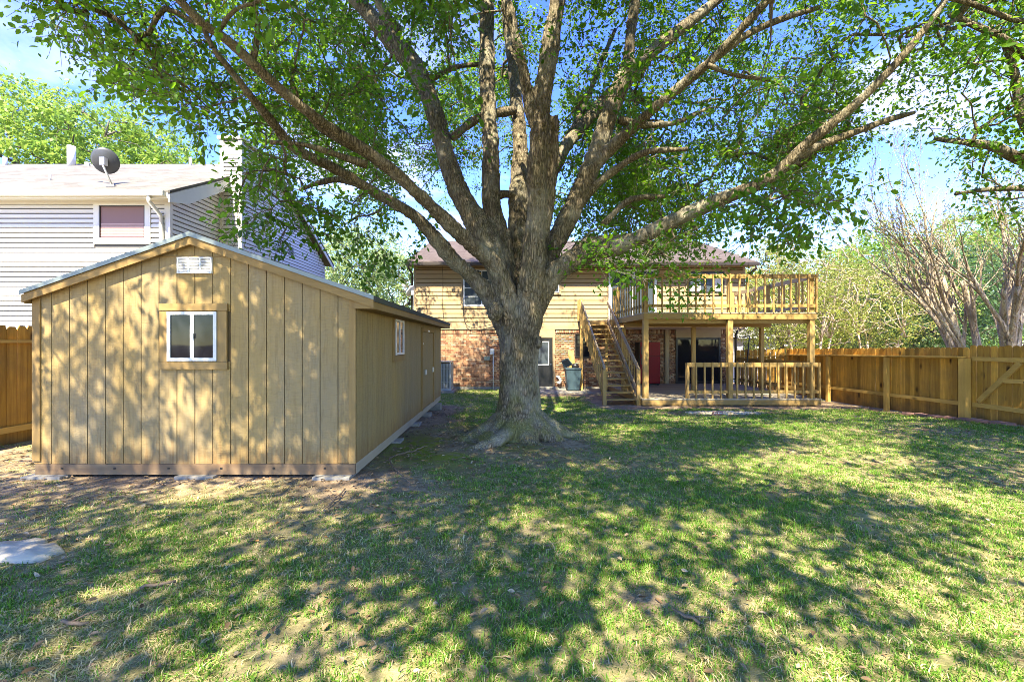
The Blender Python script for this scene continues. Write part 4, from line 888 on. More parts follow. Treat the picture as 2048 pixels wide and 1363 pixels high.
box('footing', HX0, 9.3, HY + .02, HY + .058, -.15, .10, M_CONC, house)
# bricks
LOP = [(.98, 2.02, -1, 2.55), (2.82, 3.66, 1.24, 2.30), (6.50, 6.70, -1, 3), (6.95, 8.80, -1, 3)]
bricks = []
bh, bl = .067, .2
for r in range(29):
    z = .105 + r * (bh + .009)
    if z + bh > 2.25: break
    x = HX0 + .03 - (r % 2) * .105
    while x < 9.27:
        a, b = max(x, HX0 + .03), min(x + bl, 9.27); cut = False
        for (o0, o1, oz0, oz1) in LOP:
            if z + bh > oz0 and z < oz1:
                if a >= o0 - .03 and b <= o1 + .03: cut = True
                elif a < o0 < b: b = o0
                elif a < o1 < b: a = o1
        if not cut and b - a > .03: bricks.append((a, b, z, z + bh))
        x += bl + .01
x = HX0 + .03
while x < 9.2:
    if not any(o0 - .04 < x < o1 and oz1 > 2.3 for o0, o1, oz0, oz1 in LOP): bricks.append((x, x + .066, 2.262, 2.425))
    x += .076
lw = thing  # (kept short) the brick face is a part of the house
bface = box('brick_face', HX0 + .025, 9.275, HY + .040, HY + .0595, .10, 2.438, M_MORTAR, house)
near = sorted(range(len(bricks)), key=lambda i: (0 if -2.9 < bricks[i][0] < -.2 and bricks[i][2] > .2 else 1 if 2.0 < bricks[i][0] < 2.9 else 2, bricks[i][0]))
for i in near[:300]:
    a, b, c, d = bricks[i]; box('brick', a, b, HY + .018 + random.uniform(-.004, .004), HY + .0398, c, d, M_BRICK, bface)
bbg = Bag()
for i in near[300:]:
    a, b, c, d = bricks[i]; yy = HY + .018 + random.uniform(-.004, .004)
    bbg.add(np.array([((a + b) / 2 + v[0] * (b - a), (yy + HY + .0398) / 2 + v[1] * (HY + .0398 - yy), (c + d) / 2 + v[2] * (d - c)) for v in CUBE_V]), CUBE_F, random.random())
tag(bbg.build('bricks', M_BRICK, house, False), kind='stuff')
# lower openings
dr = box('door', 1.06, 1.92, HY - .0, HY + .055, .12, 2.10, M_BLACK, house)
box('pane', 1.30, 1.74, HY - .012, HY - .002, 1.02, 1.92, M_GLASSB, dr)
for a, b, c, d in ((1.26, 1.30, .98, 1.96), (1.74, 1.78, .98, 1.96), (1.30, 1.74, 1.92, 1.96), (1.30, 1.74, .98, 1.02)): box('pane_frame', a, b, HY - .02, HY - .001, c, d, M_GUTW, dr)
box('handle', 1.83, 1.87, HY - .05, HY - .002, 1.0, 1.05, M_GALV, dr)
for a, b, c, d in ((.98, 1.055, .1, 2.2), (1.925, 2.02, .1, 2.2), (1.056, 1.924, 2.105, 2.2)): box('door_trim', a, b, HY - .02, HY + .056, c, d, M_TAN, house)
box('door_panel', .98, 2.02, HY - .01, HY + .057, 2.202, 2.438, M_TAN, house); box('door_step', .95, 2.05, HY - .35, HY + .015, .036, .115, M_CONC, house)
window_unit(house, 2.84, 3.64, 1.29, 2.27, HY + .03, M_BROWNMETAL, M_GLASS, 1, .04, .05, rows=2)
sd2 = box('sliding_door', 6.97, 8.78, HY - .0, HY + .055, .24, 2.10, M_BLACK, house)
for a, b in ((7.03, 7.62), (7.72, 8.70)): box('pane', a, b, HY - .012, HY - .002, .34, 2.02, M_GLASS, sd2)
for a, b in ((6.97, 7.03), (7.62, 7.72), (8.70, 8.78)): box('frame', a, b, HY - .03, HY - .001, .24, 2.10, M_BLACK, sd2)
box('header_panel', 6.955, 8.795, HY - .015, HY + .056, 2.105, 2.438, M_TAN, house)
box('wall_post', 6.52, 6.68, HY - .05, HY + .059, .1, 2.438, M_TAN, house)
# boxes and pipe on the brick, loose cable
cb = box('meter_box', -.62, -.46, HY - .09, HY + .015, 1.42, 1.66, M_GUTW, house, .01); pipe('conduit', [(-.50, HY - .03, .0), (-.50, HY - .03, 1.42)], .02, M_GUTW, house)
box('junction_box', -.88, -.63, HY - .06, HY + .015, 1.19, 1.35, M_GREENBOX, house, .008)
pipe('vent_cover', [(2.10, HY - .0, .52), (2.16, HY - .10, .50), (2.24, HY - .12, .36), (2.20, HY - .10, .26), (2.12, HY - .06, .3)], .05, M_GUTW, house, smooth_path=True)
pipe('cable', [P(884, 524, 18.05), P(886, 560, 18.5), P(884, 600, 18.52), P(888, 645, 18.52)], .008, M_WIRE, house, 5, smooth_path=True)
pipe('cable', [P(924, 560, 18.5), P(926, 600, 18.5), P(929, 640, 18.5), P(945, 655, 18.5), P(1000, 645, 18.5)], .012, M_WIRE, house, 5, smooth_path=True)
lamp = thing('wall_lantern', 'small yellow glass lantern from inside the upper window, set outside it behind the oak limb', 'lantern', P(956, 550, HY - .12))  # taken for an indoor pendant lamp; modelled outside on an added bracket
lx, ly, lz = P(956, 549, HY - .12)
box('bracket', lx - .03, lx + .03, ly, HY - .03, lz + .12, lz + .18, M_BROWNMETAL, lamp); b_ = Bag(); b_.add(*tube([(lx, ly, lz - .14), (lx, ly, lz - .08), (lx, ly, lz + .06), (lx, ly, lz + .1)], np.array([.03, .09, .13, .04]), 10)); b_.build('shade', plain('amber_glass', (.62, .36, .06), .3), lamp)
box('cap', lx - .08, lx + .08, ly - .08, ly + .08, lz + .10, lz + .135, M_BROWNMETAL, lamp)

# ------------------------------------------------------------------ decks and stairs
def railing(parent, a, b, zf, ztop, spacing, name='railing', out=(0, -1), face=M_LX, bal=M_LZ, post_ends=(False, False)):
    """baluster railing from a to b, balusters on the outer side of two flat rails"""
    a = Vector((*a, 0)); b = Vector((*b, 0)); o = Vector((*out, 0)); Ld = (b - a).length; n = max(2, round(Ld / spacing))
    r = beam(name, a + Vector((0, 0, ztop - .065)), b + Vector((0, 0, ztop - .065)), .038, .13, face, parent)
    beam('rail', a + Vector((0, 0, zf + .22)), b + Vector((0, 0, zf + .22)), .038, .09, face, r)
    for i in range(n + 1):
        p = a + (b - a) * (i / n) + o * .041 + Vector((random.gauss(0, .006), 0, 0))
        beam('baluster', p + Vector((0, 0, zf + .02)), p + Vector((random.gauss(0, .006), 0, ztop + random.uniform(-.006, .008))), .042, .042, bal, r, (0, 1, 0))
    return r
DX0, DX1, DYF, DYB, UZ = 4.15, 9.27, 13.60, 18.55, 2.80
ud = thing('balcony_deck', 'raised tan wooden balcony deck with baluster railing on tall posts', 'deck', (6.7, 16, 0))
n = int((DYB - DYF) / .146)
for i in range(n): box('deck_board', DX0 - .03, DX1 + .03, DYF - .03 + i * .146, DYF - .03 + i * .146 + .14, UZ - .036, UZ, M_FLOOR, ud)
box('fascia', DX0 - .03, DX1 + .03, DYF - .02, DYF + .018, UZ - .20, UZ - .037, M_LX, ud); box('fascia', DX0 - .029, DX0 + .01, DYF + .019, DYB, UZ - .20, UZ - .038, M_LY, ud); box('fascia', DX1 - .01, DX1 + .029, DYF + .019, DYB, UZ - .20, UZ - .038, M_LY, ud)
for i in range(11):
    x = DX0 + .2 + i * .47; box('joist', x, x + .04, DYF + .02, DYB, UZ - .19, UZ - .038, M_LY, ud)
for y in (15.9,): box('beam', DX0 + .012, DX1 - .012, y - .06, y - .02, UZ - .36, UZ - .192, M_LX, ud)
box('beam', DX0 + .012, DX1 - .012, DYF + .165, DYF + .205, UZ - .33, UZ - .192, M_LX, ud)
for x in (4.21, 6.74, 9.19): box('post', x - .075, x + .075, DYF + .02, DYF + .16, .22, UZ - .192, M_LZ, ud)
for x in (4.12, 6.57, 8.95): box('post', x - .06, x + .06, 15.842, 15.96, .22, UZ - .36, M_LZ, ud)
UT = 3.94
for x in (4.21, 6.74, 9.19): box('rail_post', x - .06, x + .06, DYF + .045, DYF + .15, UZ + .001, UT - .02, M_LZ, ud)
railing(ud, (DX0, DYF), (DX1, DYF), UZ - .02, UT, .262, out=(0, -1))
railing(ud, (DX0, DYF + .05), (DX0, DYB - 1.25), UZ - .02, UT, .30, out=(-1, 0), face=M_RAILW)
railing(ud, (DX1, DYF + .05), (DX1, DYB), UZ - .02, UT, .30, out=(1, 0), face=M_RAILW)
for y in (15.9, 18.4): box('rail_post', DX1 - .15, DX1 - .03, y, y + .1, UZ + .001, UT - .02, M_LZ, ud)
box('rail_post', DX0 + .03, DX0 + .13, 17.2, 17.3, UZ + .001, UT - .02, M_LZ, ud)

ld = thing('ground_deck', 'low ground level wooden deck under the balcony with a front railing', 'deck', (6.7, 16, 0))
LZ = .235
for i in range(34): box('deck_board', 4.05, 9.39, 13.50 + i * .146, 13.50 + i * .146 + .14, LZ - .036, LZ, M_FLOOR, ld)
box('fascia', 4.07, 9.38, 13.515, 13.555, .045, LZ - .037, M_LX, ld); box('fascia', 9.34, 9.379, 13.556, 18.45, .045, LZ - .038, M_LY, ld); box('fascia', 4.071, 4.11, 13.556, 18.45, .045, LZ - .038, M_LY, ld)
for x in (4.6, 6.7, 8.9): box('joist', x, x + .09, 13.57, 18.4, .0, LZ - .038, M_LY, ld)
LT = 1.305
railing(ld, (5.42, 13.56), (9.33, 13.56), LZ - .02, LT, .245)
box('rail_post', 5.40, 5.49, 13.585, 13.675, LZ + .001, LT - .02, M_LZ, ld)
railing(ld, (9.34, 13.66), (9.34, 18.3), LZ - .02, LT, .30, out=(1, 0), face=M_LY)
railing(ld, (4.12, 15.0), (4.12, 15.85), LZ - .02, LT, .22, out=(-1, 0), face=M_LY)

st = thing('staircase', 'open tread wooden stairs with sloping baluster rails climbing to the balcony', 'stairs', (3.5, 15.8, 0))
SX0, SX1, SYA, SYB = 3.06, 3.93, 13.78, 17.9; NT = 14; rise = UZ / (NT + 1); run = (SYB - SYA) / NT
for i in range(NT):
    z = rise * (i + 1); y = SYA + i * run; box('tread', SX0 + .002, SX1 - .002, y, y + .27, z - .04, z, M_LX, st)
slope = rise / run
for x in (SX0 - .02, SX1 + .02):
    beam('stringer', (x, SYA - .05, .06), (x, SYB + .05, UZ - .18), .036, .26, M_LY, st)
NZ = 1.10
for x in (SX0 - .075, SX1 + .075):
    box('newel_post', x - .05, x + .05, SYA - .10, SYA + .02, -.15, NZ, M_LZ, st)
    zt = NZ - .03 + slope * (SYB - SYA) * .93
    hr = beam('handrail', (x, SYA - .12, NZ - .02), (x, SYB + .0, zt), .04, .13, M_RAILW, st)
    if x > 3.5: beam('rail', (x, SYA, NZ - .70), (x, SYB, zt - .70), .036, .12, M_RAILW, hr)
    k = 14
    for i in range(1, k):
        t = i / k; y = SYA - .1 + t * (SYB - SYA + .1); z = NZ + t * (zt - NZ)
        box('baluster', x - (.062 if x < 3.5 else -.022), x - (.022 if x < 3.5 else -.062), y - .02, y + .02, z - (.88 if x < 3.5 else .74), z + .03, M_LZ, hr)
box('landing_post', 2.935, 3.045, SYB - .03, SYB + .08, -.15, 3.62, M_LZ, st); box('landing_post', SX1 + .02, SX1 + .12, SYB + .10, SYB + .2, -.05, UZ - .2, M_LZ, st)
for i in range(4): box('landing_board', 2.94, DX0 - .035, SYB + .10 + i * .146, SYB + .10 + i * .146 + .14, UZ - .036, UZ - .001, M_FLOOR, st)
box('fascia', 2.95, DX0 - .04, SYB + .062, SYB + .098, UZ - .20, UZ - .037, M_LX, st)
railing(st, (2.99, SYB + .09), (2.99, 18.5), UZ - .02, 3.62, .2, out=(-1, 0), face=M_RAILW)

# ------------------------------------------------------------------ things round the house
fr = thing('refrigerator', 'red two door refrigerator standing on the lower deck against the brick', 'refrigerator', (5.65, 18.1, LZ))
fy = 17.78; box('cabinet', 5.26, 6.06, fy + .062, fy + .70, LZ + .04, 1.93, M_BLACK, fr, .02)  # black body puts the shade on its side into the colour
for a, b in ((LZ + .07, 1.36), (1.375, 1.925)): 
    d_ = box('door', 5.27, 6.05, fy, fy + .060, a, b, M_RED, fr, .018); box('handle', 5.30, 5.33, fy - .04, fy - .001, (a + .75) if a < 1 else a + .06, (b - .06) if a < 1 else a + .36, M_BLACK, d_)
for x in (5.32, 6.0): box('foot', x - .03, x + .03, fy + .1, fy + .16, LZ, LZ + .04, M_BLACK, fr)
acu = thing('air_conditioner', 'grey outdoor air conditioning unit on a concrete pad behind the shed', 'air conditioner', (-2.45, 17.5, 0))
pad = tag(box('concrete_pad', -2.95, -1.93, 16.95, 18.05, -.05, .10, M_CONC, None, .01), 'pale concrete pad under the air conditioning unit', 'pad')
ax0, ax1, ay0, ay1 = -2.85, -2.05, 17.08, 17.88
box('coil', ax0 + .03, ax1 - .03, ay0 + .03, ay1 - .03, .13, 1.12, plain('coil_dark', (.16, .18, .19), .6), acu)
for x in np.linspace(ax0, ax1 - .022, 15): box('louvre', x, x + .022, ay0, ay0 + .028, .17, 1.10, M_STEEL, acu)
for y in np.linspace(ay0 + .05, ay1 - .03, 12): box('louvre', ax1 - .028, ax1, y, y + .022, .17, 1.10, M_STEEL, acu)
for x, y in ((ax0 - .004, ay0 - .004), (ax1 - .046, ay0 - .004), (ax1 - .046, ay1 - .046), (ax0 - .004, ay1 - .046)): box('corner_post', x, x + .05, y, y + .05, .101, 1.16, M_STEEL, acu)
box('cover', ax0 - .01, ax1 + .01, ay0 - .01, ay1 + .01, 1.161, 1.21, M_STEEL, acu, .015); box('base', ax0 - .008, ax1 + .008, ay0 - .008, ay1 + .008, .1005, .168, M_STEEL, acu, .01)
for z in (.42, .66, .9): box('guard_wire', ax0, ax1, ay0 - .008, ay0 - .001, z, z + .012, M_STEEL, acu)
bx_, by_ = 2.62, 17.75; tb_ = thing('trash_bin', 'blue grey wheeled trash bin with its lid thrown open beside the back door', 'trash bin', (bx_, by_, .04))
def frustum(nm, x0, x1, y0, y1, z0, X0_, X1_, Y0_, Y1_, z1, mat, par):
    return poly(nm, [(x0, y0, z0), (x1, y0, z0), (x1, y1, z0), (x0, y1, z0), (X0_, Y0_, z1), (X1_, Y0_, z1), (X1_, Y1_, z1), (X0_, Y1_, z1)], CUBE_F, mat, par)
frustum('body', bx_ - .22, bx_ + .22, by_ - .22, by_ + .22, .08, bx_ - .29, bx_ + .29, by_ - .29, by_ + .29, .86, M_BIN, tb_)
box('rim', bx_ - .31, bx_ + .31, by_ - .31, by_ + .31, .861, .92, M_BIN, tb_, .015)
slab('lid', (bx_ - .30, by_ + .30, .93), (bx_ - .05, by_ - .28, 1.10), (bx_ - .22, by_ - .28, 1.32), (bx_ - .40, by_ + .30, 1.2), .05, M_BIN, tb_)
for x in (-.2, .2):
    b_ = Bag(); b_.add(*tube([(bx_ + x - .03, by_ + .2, .13), (bx_ + x + .03, by_ + .2, .13)], .1, 14)); b_.build('wheel', M_BLACK, tb_)
bag = Bag(); q = np.random.default_rng(4); th = np.linspace(.05, math.pi - .05, 9); bag.add(*tube([(bx_ + .1, by_, .98 - .13 * math.cos(t)) for t in th], .16 * np.sin(th) * q.uniform(.8, 1.1, 9), 12)); tag(bag.build('trash_bag', M_BLACK), 'black plastic bag sticking out of the open trash bin', 'bag')
pl_ = beam('wooden_plank', (2.72, 18.12, .04), (2.66, 18.5, 1.58), .22, .03, M_CEDZ, None, (0, -1, 0)); tag(pl_, 'weathered wooden plank leaning on the brick wall behind the trash bin', 'plank')
fs = thing('patio_frame', 'thin black metal frame standing at the far corner of the lower deck', 'frame', (9.0, 17.6, LZ))
for a, b in (((9.05, 17.2, LZ), (9.22, 17.2, 2.14)), ((9.22, 17.2, 2.14), (8.75, 17.9, 2.06)), ((8.75, 17.9, LZ), (8.75, 17.9, 2.06))): pipe('pole', [a, b], .022, M_BLACK, fs, 7)
pipe('cross_bar', [(9.06, 17.2, .5), (8.75, 17.9, .5)], .018, M_BLACK, fs, 6)

# ------------------------------------------------------------------ neighbouring house
NY, NXR, NYB = 10.5, -7.75, 19.5; NRZ, NRY, NEZ = 7.78, 15.0, 5.22
nb = thing('neighbor_house', 'white vinyl sided two storey house with grey shingle roof behind the side fence', 'house', (-13, 15, 0))
nwx = ( (190 - VX) / FPX * NY, (303 - VX) / FPX * NY ); nwz = (CAMZ + (VY - 488) / FPX * NY, CAMZ + (VY - 402) / FPX * NY)
fw_ = box('wall', -19, NXR - .001, NY + .001, NYB, 0, NEZ, M_SHADOWGAP, nb)
siding(fw_, -19, NXR - .1, .62, NEZ - .13, NY, .112, M_VINYL, [(nwx[0], nwx[1], nwz[0], nwz[1] + .05), (-10.1, -9.45, 0, 2.15)], .03)
def gable_ends(z):
    if z <= NEZ: return (NY + .02, NYB)
    t = (z - NEZ) / (NRZ - NEZ); return (NY + .02 + t * (NRY - NY), NYB - t * (NYB - NRY))
sw_ = poly('gable_wall', [(NXR, NY, NEZ), (NXR, NYB, NEZ), (NXR, NRY, NRZ - .05), (NXR - .1, NY, NEZ), (NXR - .1, NYB, NEZ), (NXR - .1, NRY, NRZ - .05)], [(0, 1, 2), (3, 5, 4), (0, 3, 4, 1), (1, 4, 5, 2), (0, 2, 5, 3)], M_SHADOWGAP, nb)
CY0, CY1, CXE = 12.35, 13.85, -7.18
siding(sw_, NY, NYB, .62, NRZ - .12, NXR + .001, .112, M_VINYL, [(CY0, CY1, 0, 12)], .03, 'y', gable_ends)
for a, b, c, d in ((NXR - .02, NXR + .03, NY - .028, NY + .055), ): box('corner_post', a - .08, b, c, d, .3, NEZ - .02, M_WTRIM, nb)
ch = box('chimney', NXR + .002, CXE, CY0, CY1, .2, 7.40, M_SHADOWGAP, nb)
siding(ch, NXR + .09, CXE - .05, .62, 7.36, CY0 - .001, .112, M_VINYL, (), .026); siding(ch, CY0 + .05, CY1 - .05, .62, 7.36, CXE + .001, .112, M_VINYL, (), .026, 'y')
for (x, y) in ((CXE - .055, CY0 - .034), (CXE - .055, CY1 - .055), (NXR + .018, CY0 - .034)): box('corner_trim', x, x + .09, y, y + .09, .62, 7.38, M_WTRIM, ch)
box('chimney_cap', NXR - .04, CXE + .08, CY0 - .07, CY1 + .07, 7.401, 7.48, M_WTRIM, ch)
NE0 = NY - .38
slab('roof', (-19.5, NE0, NEZ + .06), (NXR + .28, NE0, NEZ + .06), (NXR + .28, NRY, NRZ), (-19.5, NRY, NRZ), .06, M_ROOFB, nb)
slab('roof', (NXR + .28, NYB + .35, NEZ + .06), (-19.5, NYB + .35, NEZ + .06), (-19.5, NRY, NRZ), (NXR + .28, NRY, NRZ), .06, M_ROOFB, nb)
prism('rake_board', [(NE0 + .02, NEZ - .20), (NY + .25, NEZ - .06), (NRY, NRZ - .25), (NRY, NRZ - .07), (NE0 + .02, NEZ - .01)], 0, NXR + .235, NXR + .265, M_WTRIM, nb)
prism('rake_board', [(NYB + .34, NEZ - .14), (NYB + .34, NEZ - .01), (NRY + .001, NRZ - .07), (NRY + .001, NRZ - .25)], 0, NXR + .235, NXR + .265, M_WTRIM, nb)
prism('rake_soffit', [(NE0 + .02, NEZ - .03), (NRY, NRZ - .10), (NRY, NRZ - .08), (NE0 + .02, NEZ - .012)], 0, NXR + .02, NXR + .234, M_WTRIM, nb)
box('soffit', -19, NXR + .234, NE0 + .03, NY - .02, NEZ - .07, NEZ - .05, M_WTRIM, nb); box('fascia', -19.4, NXR + .234, NE0 + .0, NE0 + .028, NEZ - .11, NEZ + .0, M_WTRIM, nb)
box('frieze_board', -19, NXR - .1, NY - .03, NY - .001, NEZ - .14, NEZ - .071, M_WTRIM, nb)
box('gutter', -19.5, NXR + .20, NE0 - .11, NE0 - .001, NEZ - .085, NEZ + .03, M_GUTW, nb, .02)
dpx = [P(298, 388, NE0 - .05), P(298, 402, NE0 - .05), P(322, 432, NY - .07), P(323, 470, NY - .07)]; dpx.append((dpx[-1][0], NY - .07, .3))
pipe('downspout', dpx, .045, M_GUTW, nb, 8)
nw = box('window', nwx[0] + .01, nwx[1] - .01, NY - .012, NY - .001, nwz[0] + .01, nwz[1] - .01, M_WTRIM, nb)
t_ = .125
for a, b, c, d in ((nwx[0], nwx[0] + t_, nwz[0], nwz[1]), (nwx[1] - t_, nwx[1], nwz[0], nwz[1]), (nwx[0] + t_, nwx[1] - t_, nwz[1] - .11, nwz[1]), (nwx[0] + t_, nwx[1] - t_, nwz[0], nwz[0] + .13)): box('trim', a, b, NY - .045, NY - .013, c, d, M_WTRIM, nw)
ix0, ix1, iz0, iz1 = nwx[0] + t_, nwx[1] - t_, nwz[0] + .13, nwz[1] - .11
for a, b, c, d in ((ix0, ix0 + .025, iz0, iz1), (ix1 - .025, ix1, iz0, iz1), (ix0 + .025, ix1 - .025, iz1 - .025, iz1), (ix0 + .025, ix1 - .025, iz0, iz0 + .02)): box('sash', a, b, NY - .04, NY - .0135, c, d, M_BROWNMETAL, nw)
box('pane', ix0 + .026, ix1 - .026, NY - .020, NY - .0135, iz0 + .02, iz1 - .025, M_SCREEN, nw)
k = 9
for i in range(k): box('blind_slat', ix0 + .03, ix1 - .03, NY - .024, NY - .0205, iz0 + .04 + i * .035, iz0 + .04 + i * .035 + .024, M_BLIND, nw)
box('window', -9.95, -9.6, NY - .03, NY - .001, 1.2, 2.10, M_WTRIM, nb)
box('vent', NXR + .016, NXR + .04, 16.2, 16.55, CAMZ + (VY - 511) / FPX * 16.4 + .0, CAMZ + (VY - 495) / FPX * 16.4 + .02, M_DISH, nb)
def roofpt(x, y): return (x, y, NEZ + .06 + (NRZ - NEZ - .06) * (y - NE0) / (NRY - NE0))
for px, y, h, r in ((143, 14.6, .62, .11), (10, 14.7, .25, .06), (381, 14.6, .25, .045), (100, 11.6, .2, .025)):
    x = (px - VX) / FPX * y; p = roofpt(x, y); pipe('vent_pipe', [(p[0], p[1], p[2] - .1), (p[0], p[1], p[2] + h)], r, M_GUTW, nb, 10)
# satellite dish on its roof
def dish(label, foot, center, rad, aim, arm, mat):
    t = thing('satellite_dish', label, 'satellite dish', foot); c = Vector(center); a = Vector(aim).normalized(); u = a.cross(Vector((0, 0, 1))).normalized(); v = u.cross(a)
    if v.z < 0: v = -v
    V = []; F = []; rings = 6; seg = 24
    for off in (0, -.012):
        for i in range(rings + 1):
            r = rad * i / rings
            for k in range(seg):
                th = 2 * math.pi * k / seg; p = c + u * r * math.cos(th) + v * r * 1.08 * math.sin(th) + a * (.28 * r * r / rad + off); V.append(tuple(p))
    n1 = (rings + 1) * seg
    for s in (0, 1):
        for i in range(rings):
            for k in range(seg):
                f = (s * n1 + i * seg + k, s * n1 + i * seg + (k + 1) % seg, s * n1 + (i + 1) * seg + (k + 1) % seg, s * n1 + (i + 1) * seg + k); F.append(f if s == 0 else f[::-1])
    for k in range(seg): F.append((rings * seg + k, rings * seg + (k + 1) % seg, n1 + rings * seg + (k + 1) % seg, n1 + rings * seg + k))
    poly('reflector', V, F, mat, t, True)
    pipe('mast', [foot, tuple(c - a * .10 - Vector((0, 0, .10))), tuple(c - a * .10)], .022 * rad / .28, M_GALV, t, 8)
    pipe('feed_arm', [tuple(c - a * .08 - v * rad * .45), tuple(c - v * rad * .9 + a * .05), tuple(c + Vector(arm))], .018 * rad / .28, M_GALV, t, 6); e = c + Vector(arm)
    beam('receiver', e - a * .07, e + a * .07, .09 * rad / .28, .09 * rad / .28, M_GUTW, t); box('foot_plate', foot[0] - .1, foot[0] + .1, foot[1] - .08, foot[1] + .08, foot[2] - .03, foot[2] + .012, M_GALV, t)
    cc = c - a * .07; box('bracket', cc.x - .06, cc.x + .06, cc.y - .05, cc.y + .05, cc.z - .1, cc.z + .08, M_GALV, t)
fp = roofpt((225 - VX) / FPX * 10.62, 10.62)
dish('dark grey satellite dish on the grey shingle roof of the white house', fp, P(209, 322, 10.75), .275, (-.35, .75, .35), (-.62, .25, .02), M_DISH)
wd = P(823, 583, 17.9); dish('small pale satellite dish on a pole beside the tan house corner', (wd[0], 17.9, 0), wd, .22, (-.8, .3, .5), (-.32, .05, .25), M_GUTW)

# ------------------------------------------------------------------ far houses, pole
def far_house(label, x0, x1, y0, depth, ez, rz, wall, roofm, chim=None):
    z0 = G((x0 + x1) / 2, y0) - .3; t = thing('bungalow', label, 'house', ((x0 + x1) / 2, y0, z0), 'houses beyond the back fence')
    box('wall', x0, x1, y0, y0 + depth, z0, ez, wall, t)
    yr = y0 + depth / 2; e = .4
    slab('roof', (x0 - e, y0 - e, ez), (x1 + e, y0 - e, ez), (x1 - 2.2, yr, rz), (x0 + 2.2, yr, rz), .1, roofm, t); slab('roof', (x1 + e, y0 + depth + e, ez), (x0 - e, y0 + depth + e, ez), (x0 + 2.2, yr, rz), (x1 - 2.2, yr, rz), .1, roofm, t)
    poly('roof_hip', [(x0 - e, y0 - e, ez), (x0 - e, y0 + depth + e, ez), (x0 + 2.2, yr, rz), (x0 - e, y0 - e, ez - .1), (x0 - e, y0 + depth + e, ez - .1), (x0 + 2.2, yr, rz - .1)], [(0, 2, 1), (3, 4, 5)], roofm, t)
    poly('roof_hip', [(x1 + e, y0 - e, ez), (x1 + e, y0 + depth + e, ez), (x1 - 2.2, yr, rz), (x1 + e, y0 - e, ez - .1), (x1 + e, y0 + depth + e, ez - .1), (x1 - 2.2, yr, rz - .1)], [(0, 1, 2), (3, 5, 4)], roofm, t)
    box('fascia', x0 - e, x1 + e, y0 - e - .03, y0 - e, ez - .14, ez + .02, M_WTRIM, t)
    n = int((x1 - x0) / 2.6)
    for i in range(n):
        a = x0 + (i + .5) * (x1 - x0) / n; w = box('window', a - .5, a + .5, y0 - .05, y0 - .001, ez - 1.5, ez - .35, M_WTRIM, t); box('pane', a - .42, a + .42, y0 - .07, y0 - .051, ez - 1.42, ez - .43, M_GLASSB, w)
    if chim: c = box('chimney', chim[0], chim[1], chim[2], chim[2] + 1., z0, chim[3], M_VINYL, t)
    return t
M_ROOFP = shingles('pale_pink_shingles', (.50, .36, .31), (.42, .30, .26), (.56, .44, .39)); M_TANB = plain('pale_brick_wall', (.50, .36, .25), .9)
far_house('low far house with pale pink roof behind the deck posts', 19.5, 30., 36, 9, 1.75, 3.05, M_TANB, M_ROOFP)
far_house('far house with pink roof and a tall white chimney beyond the fence', 28.5, 38., 33, 8, 1.78, 2.95, M_TANB, M_ROOFP, (31.0, 32.3, 34.2, 3.15))
far_house('white walled far house glimpsed past the house corner under the balcony', 15., 19.2, 32, 8, 2.35, 3.4, M_VINYL, M_ROOFB)
po = thing('utility_pole', 'grey wooden utility pole standing beyond the back fence', 'pole', (18.0, 30, G(18, 30)))
b_ = Bag(); b_.add(*tube([(18.0, 30, G(18, 30) - .5), (18.0, 30, 4.), (18.0, 30, 8.4)], np.array([.17, .15, .12]), 12)); b_.build('shaft', M_BARKB, po); box('cross_arm', 17.1, 18.9, 29.8, 29.88, 7.7, 7.82, M_STICK, po)

# ------------------------------------------------------------------ other trees
BT = 'trees beyond the fences'
leafy_tree('broadleaf_tree', 'tall bright green tree rising behind the roof of the white house', (-26.5, 28), 17.8, 8.2, 5, 1000, 70, .25, M_LEAF_BRIGHT, 301, BT, 1.15, .35)
leafy_tree('broadleaf_tree', 'lower bright green tree behind the chimney of the white house', (-19.5, 27.5), 13.6, 6.3, 4, 760, 62, .23, M_LEAF_BRIGHT, 302, BT, 1.05, .28)
leafy_tree('broadleaf_tree', 'pale green leafy tree between the white house and the tan house', (-8.2, 27), 9.6, 4.6, .5, 640, 62, .17, M_LEAF_PALE, 303, BT, .8, .2)
leafy_tree('slender_tree', 'sparse taller tree behind the pale green tree, twigs against the sky', (-10.5, 30), 12.6, 3.6, 3, 150, 45, .17, M_LEAF_BRIGHT, 304, BT, .9, .16, holes=.5)
leafy_tree('rounded_tree', 'rounded olive green tree behind the far end of the roof', (15.8, 26), 8.4, 3.3, 1.2, 420, 60, .12, M_LEAF_OLIVE, 305, BT, .65, .16)
leafy_tree('slender_tree', 'loose yellowish tree with thin stems behind the deck corner', (14.2, 21), 6.9, 3.0, 1.4, 300, 34, .10, M_LEAF_OLIVE, 306, BT, .6, .06, bark=M_MYRTLE, stems=4, limbs=5, holes=.40)
leafy_tree('slender_tree', 'yellow tinged loose tree over the fence before the pink roof', (17.9, 22), 6.2, 3.1, 1.5, 300, 36, .10, M_LEAF_OLIVE, 307, BT, .6, .06, bark=M_MYRTLE, stems=3, limbs=5, holes=.40)
leafy_tree('evergreen_tree', 'dark feathery evergreen behind the bare stemmed tree', (23.2, 25), 7.6, 4.2, 1.0, 650, 65, .15, M_LEAF_DARK, 308, BT, .7, .2)
leafy_tree('broadleaf_tree', 'tall light green tree behind the evergreen over the fence', (30, 33), 12.5, 6.8, 1.5, 750, 62, .23, M_LEAF_BRIGHT, 309, BT, 1., .3)
leafy_tree('broadleaf_tree', 'pale green tree far behind the chimney of the pink roofed house', (41, 38), 12, 7., 1, 620, 60, .2, M_LEAF_PALE, 310, BT, 1.1, .3)
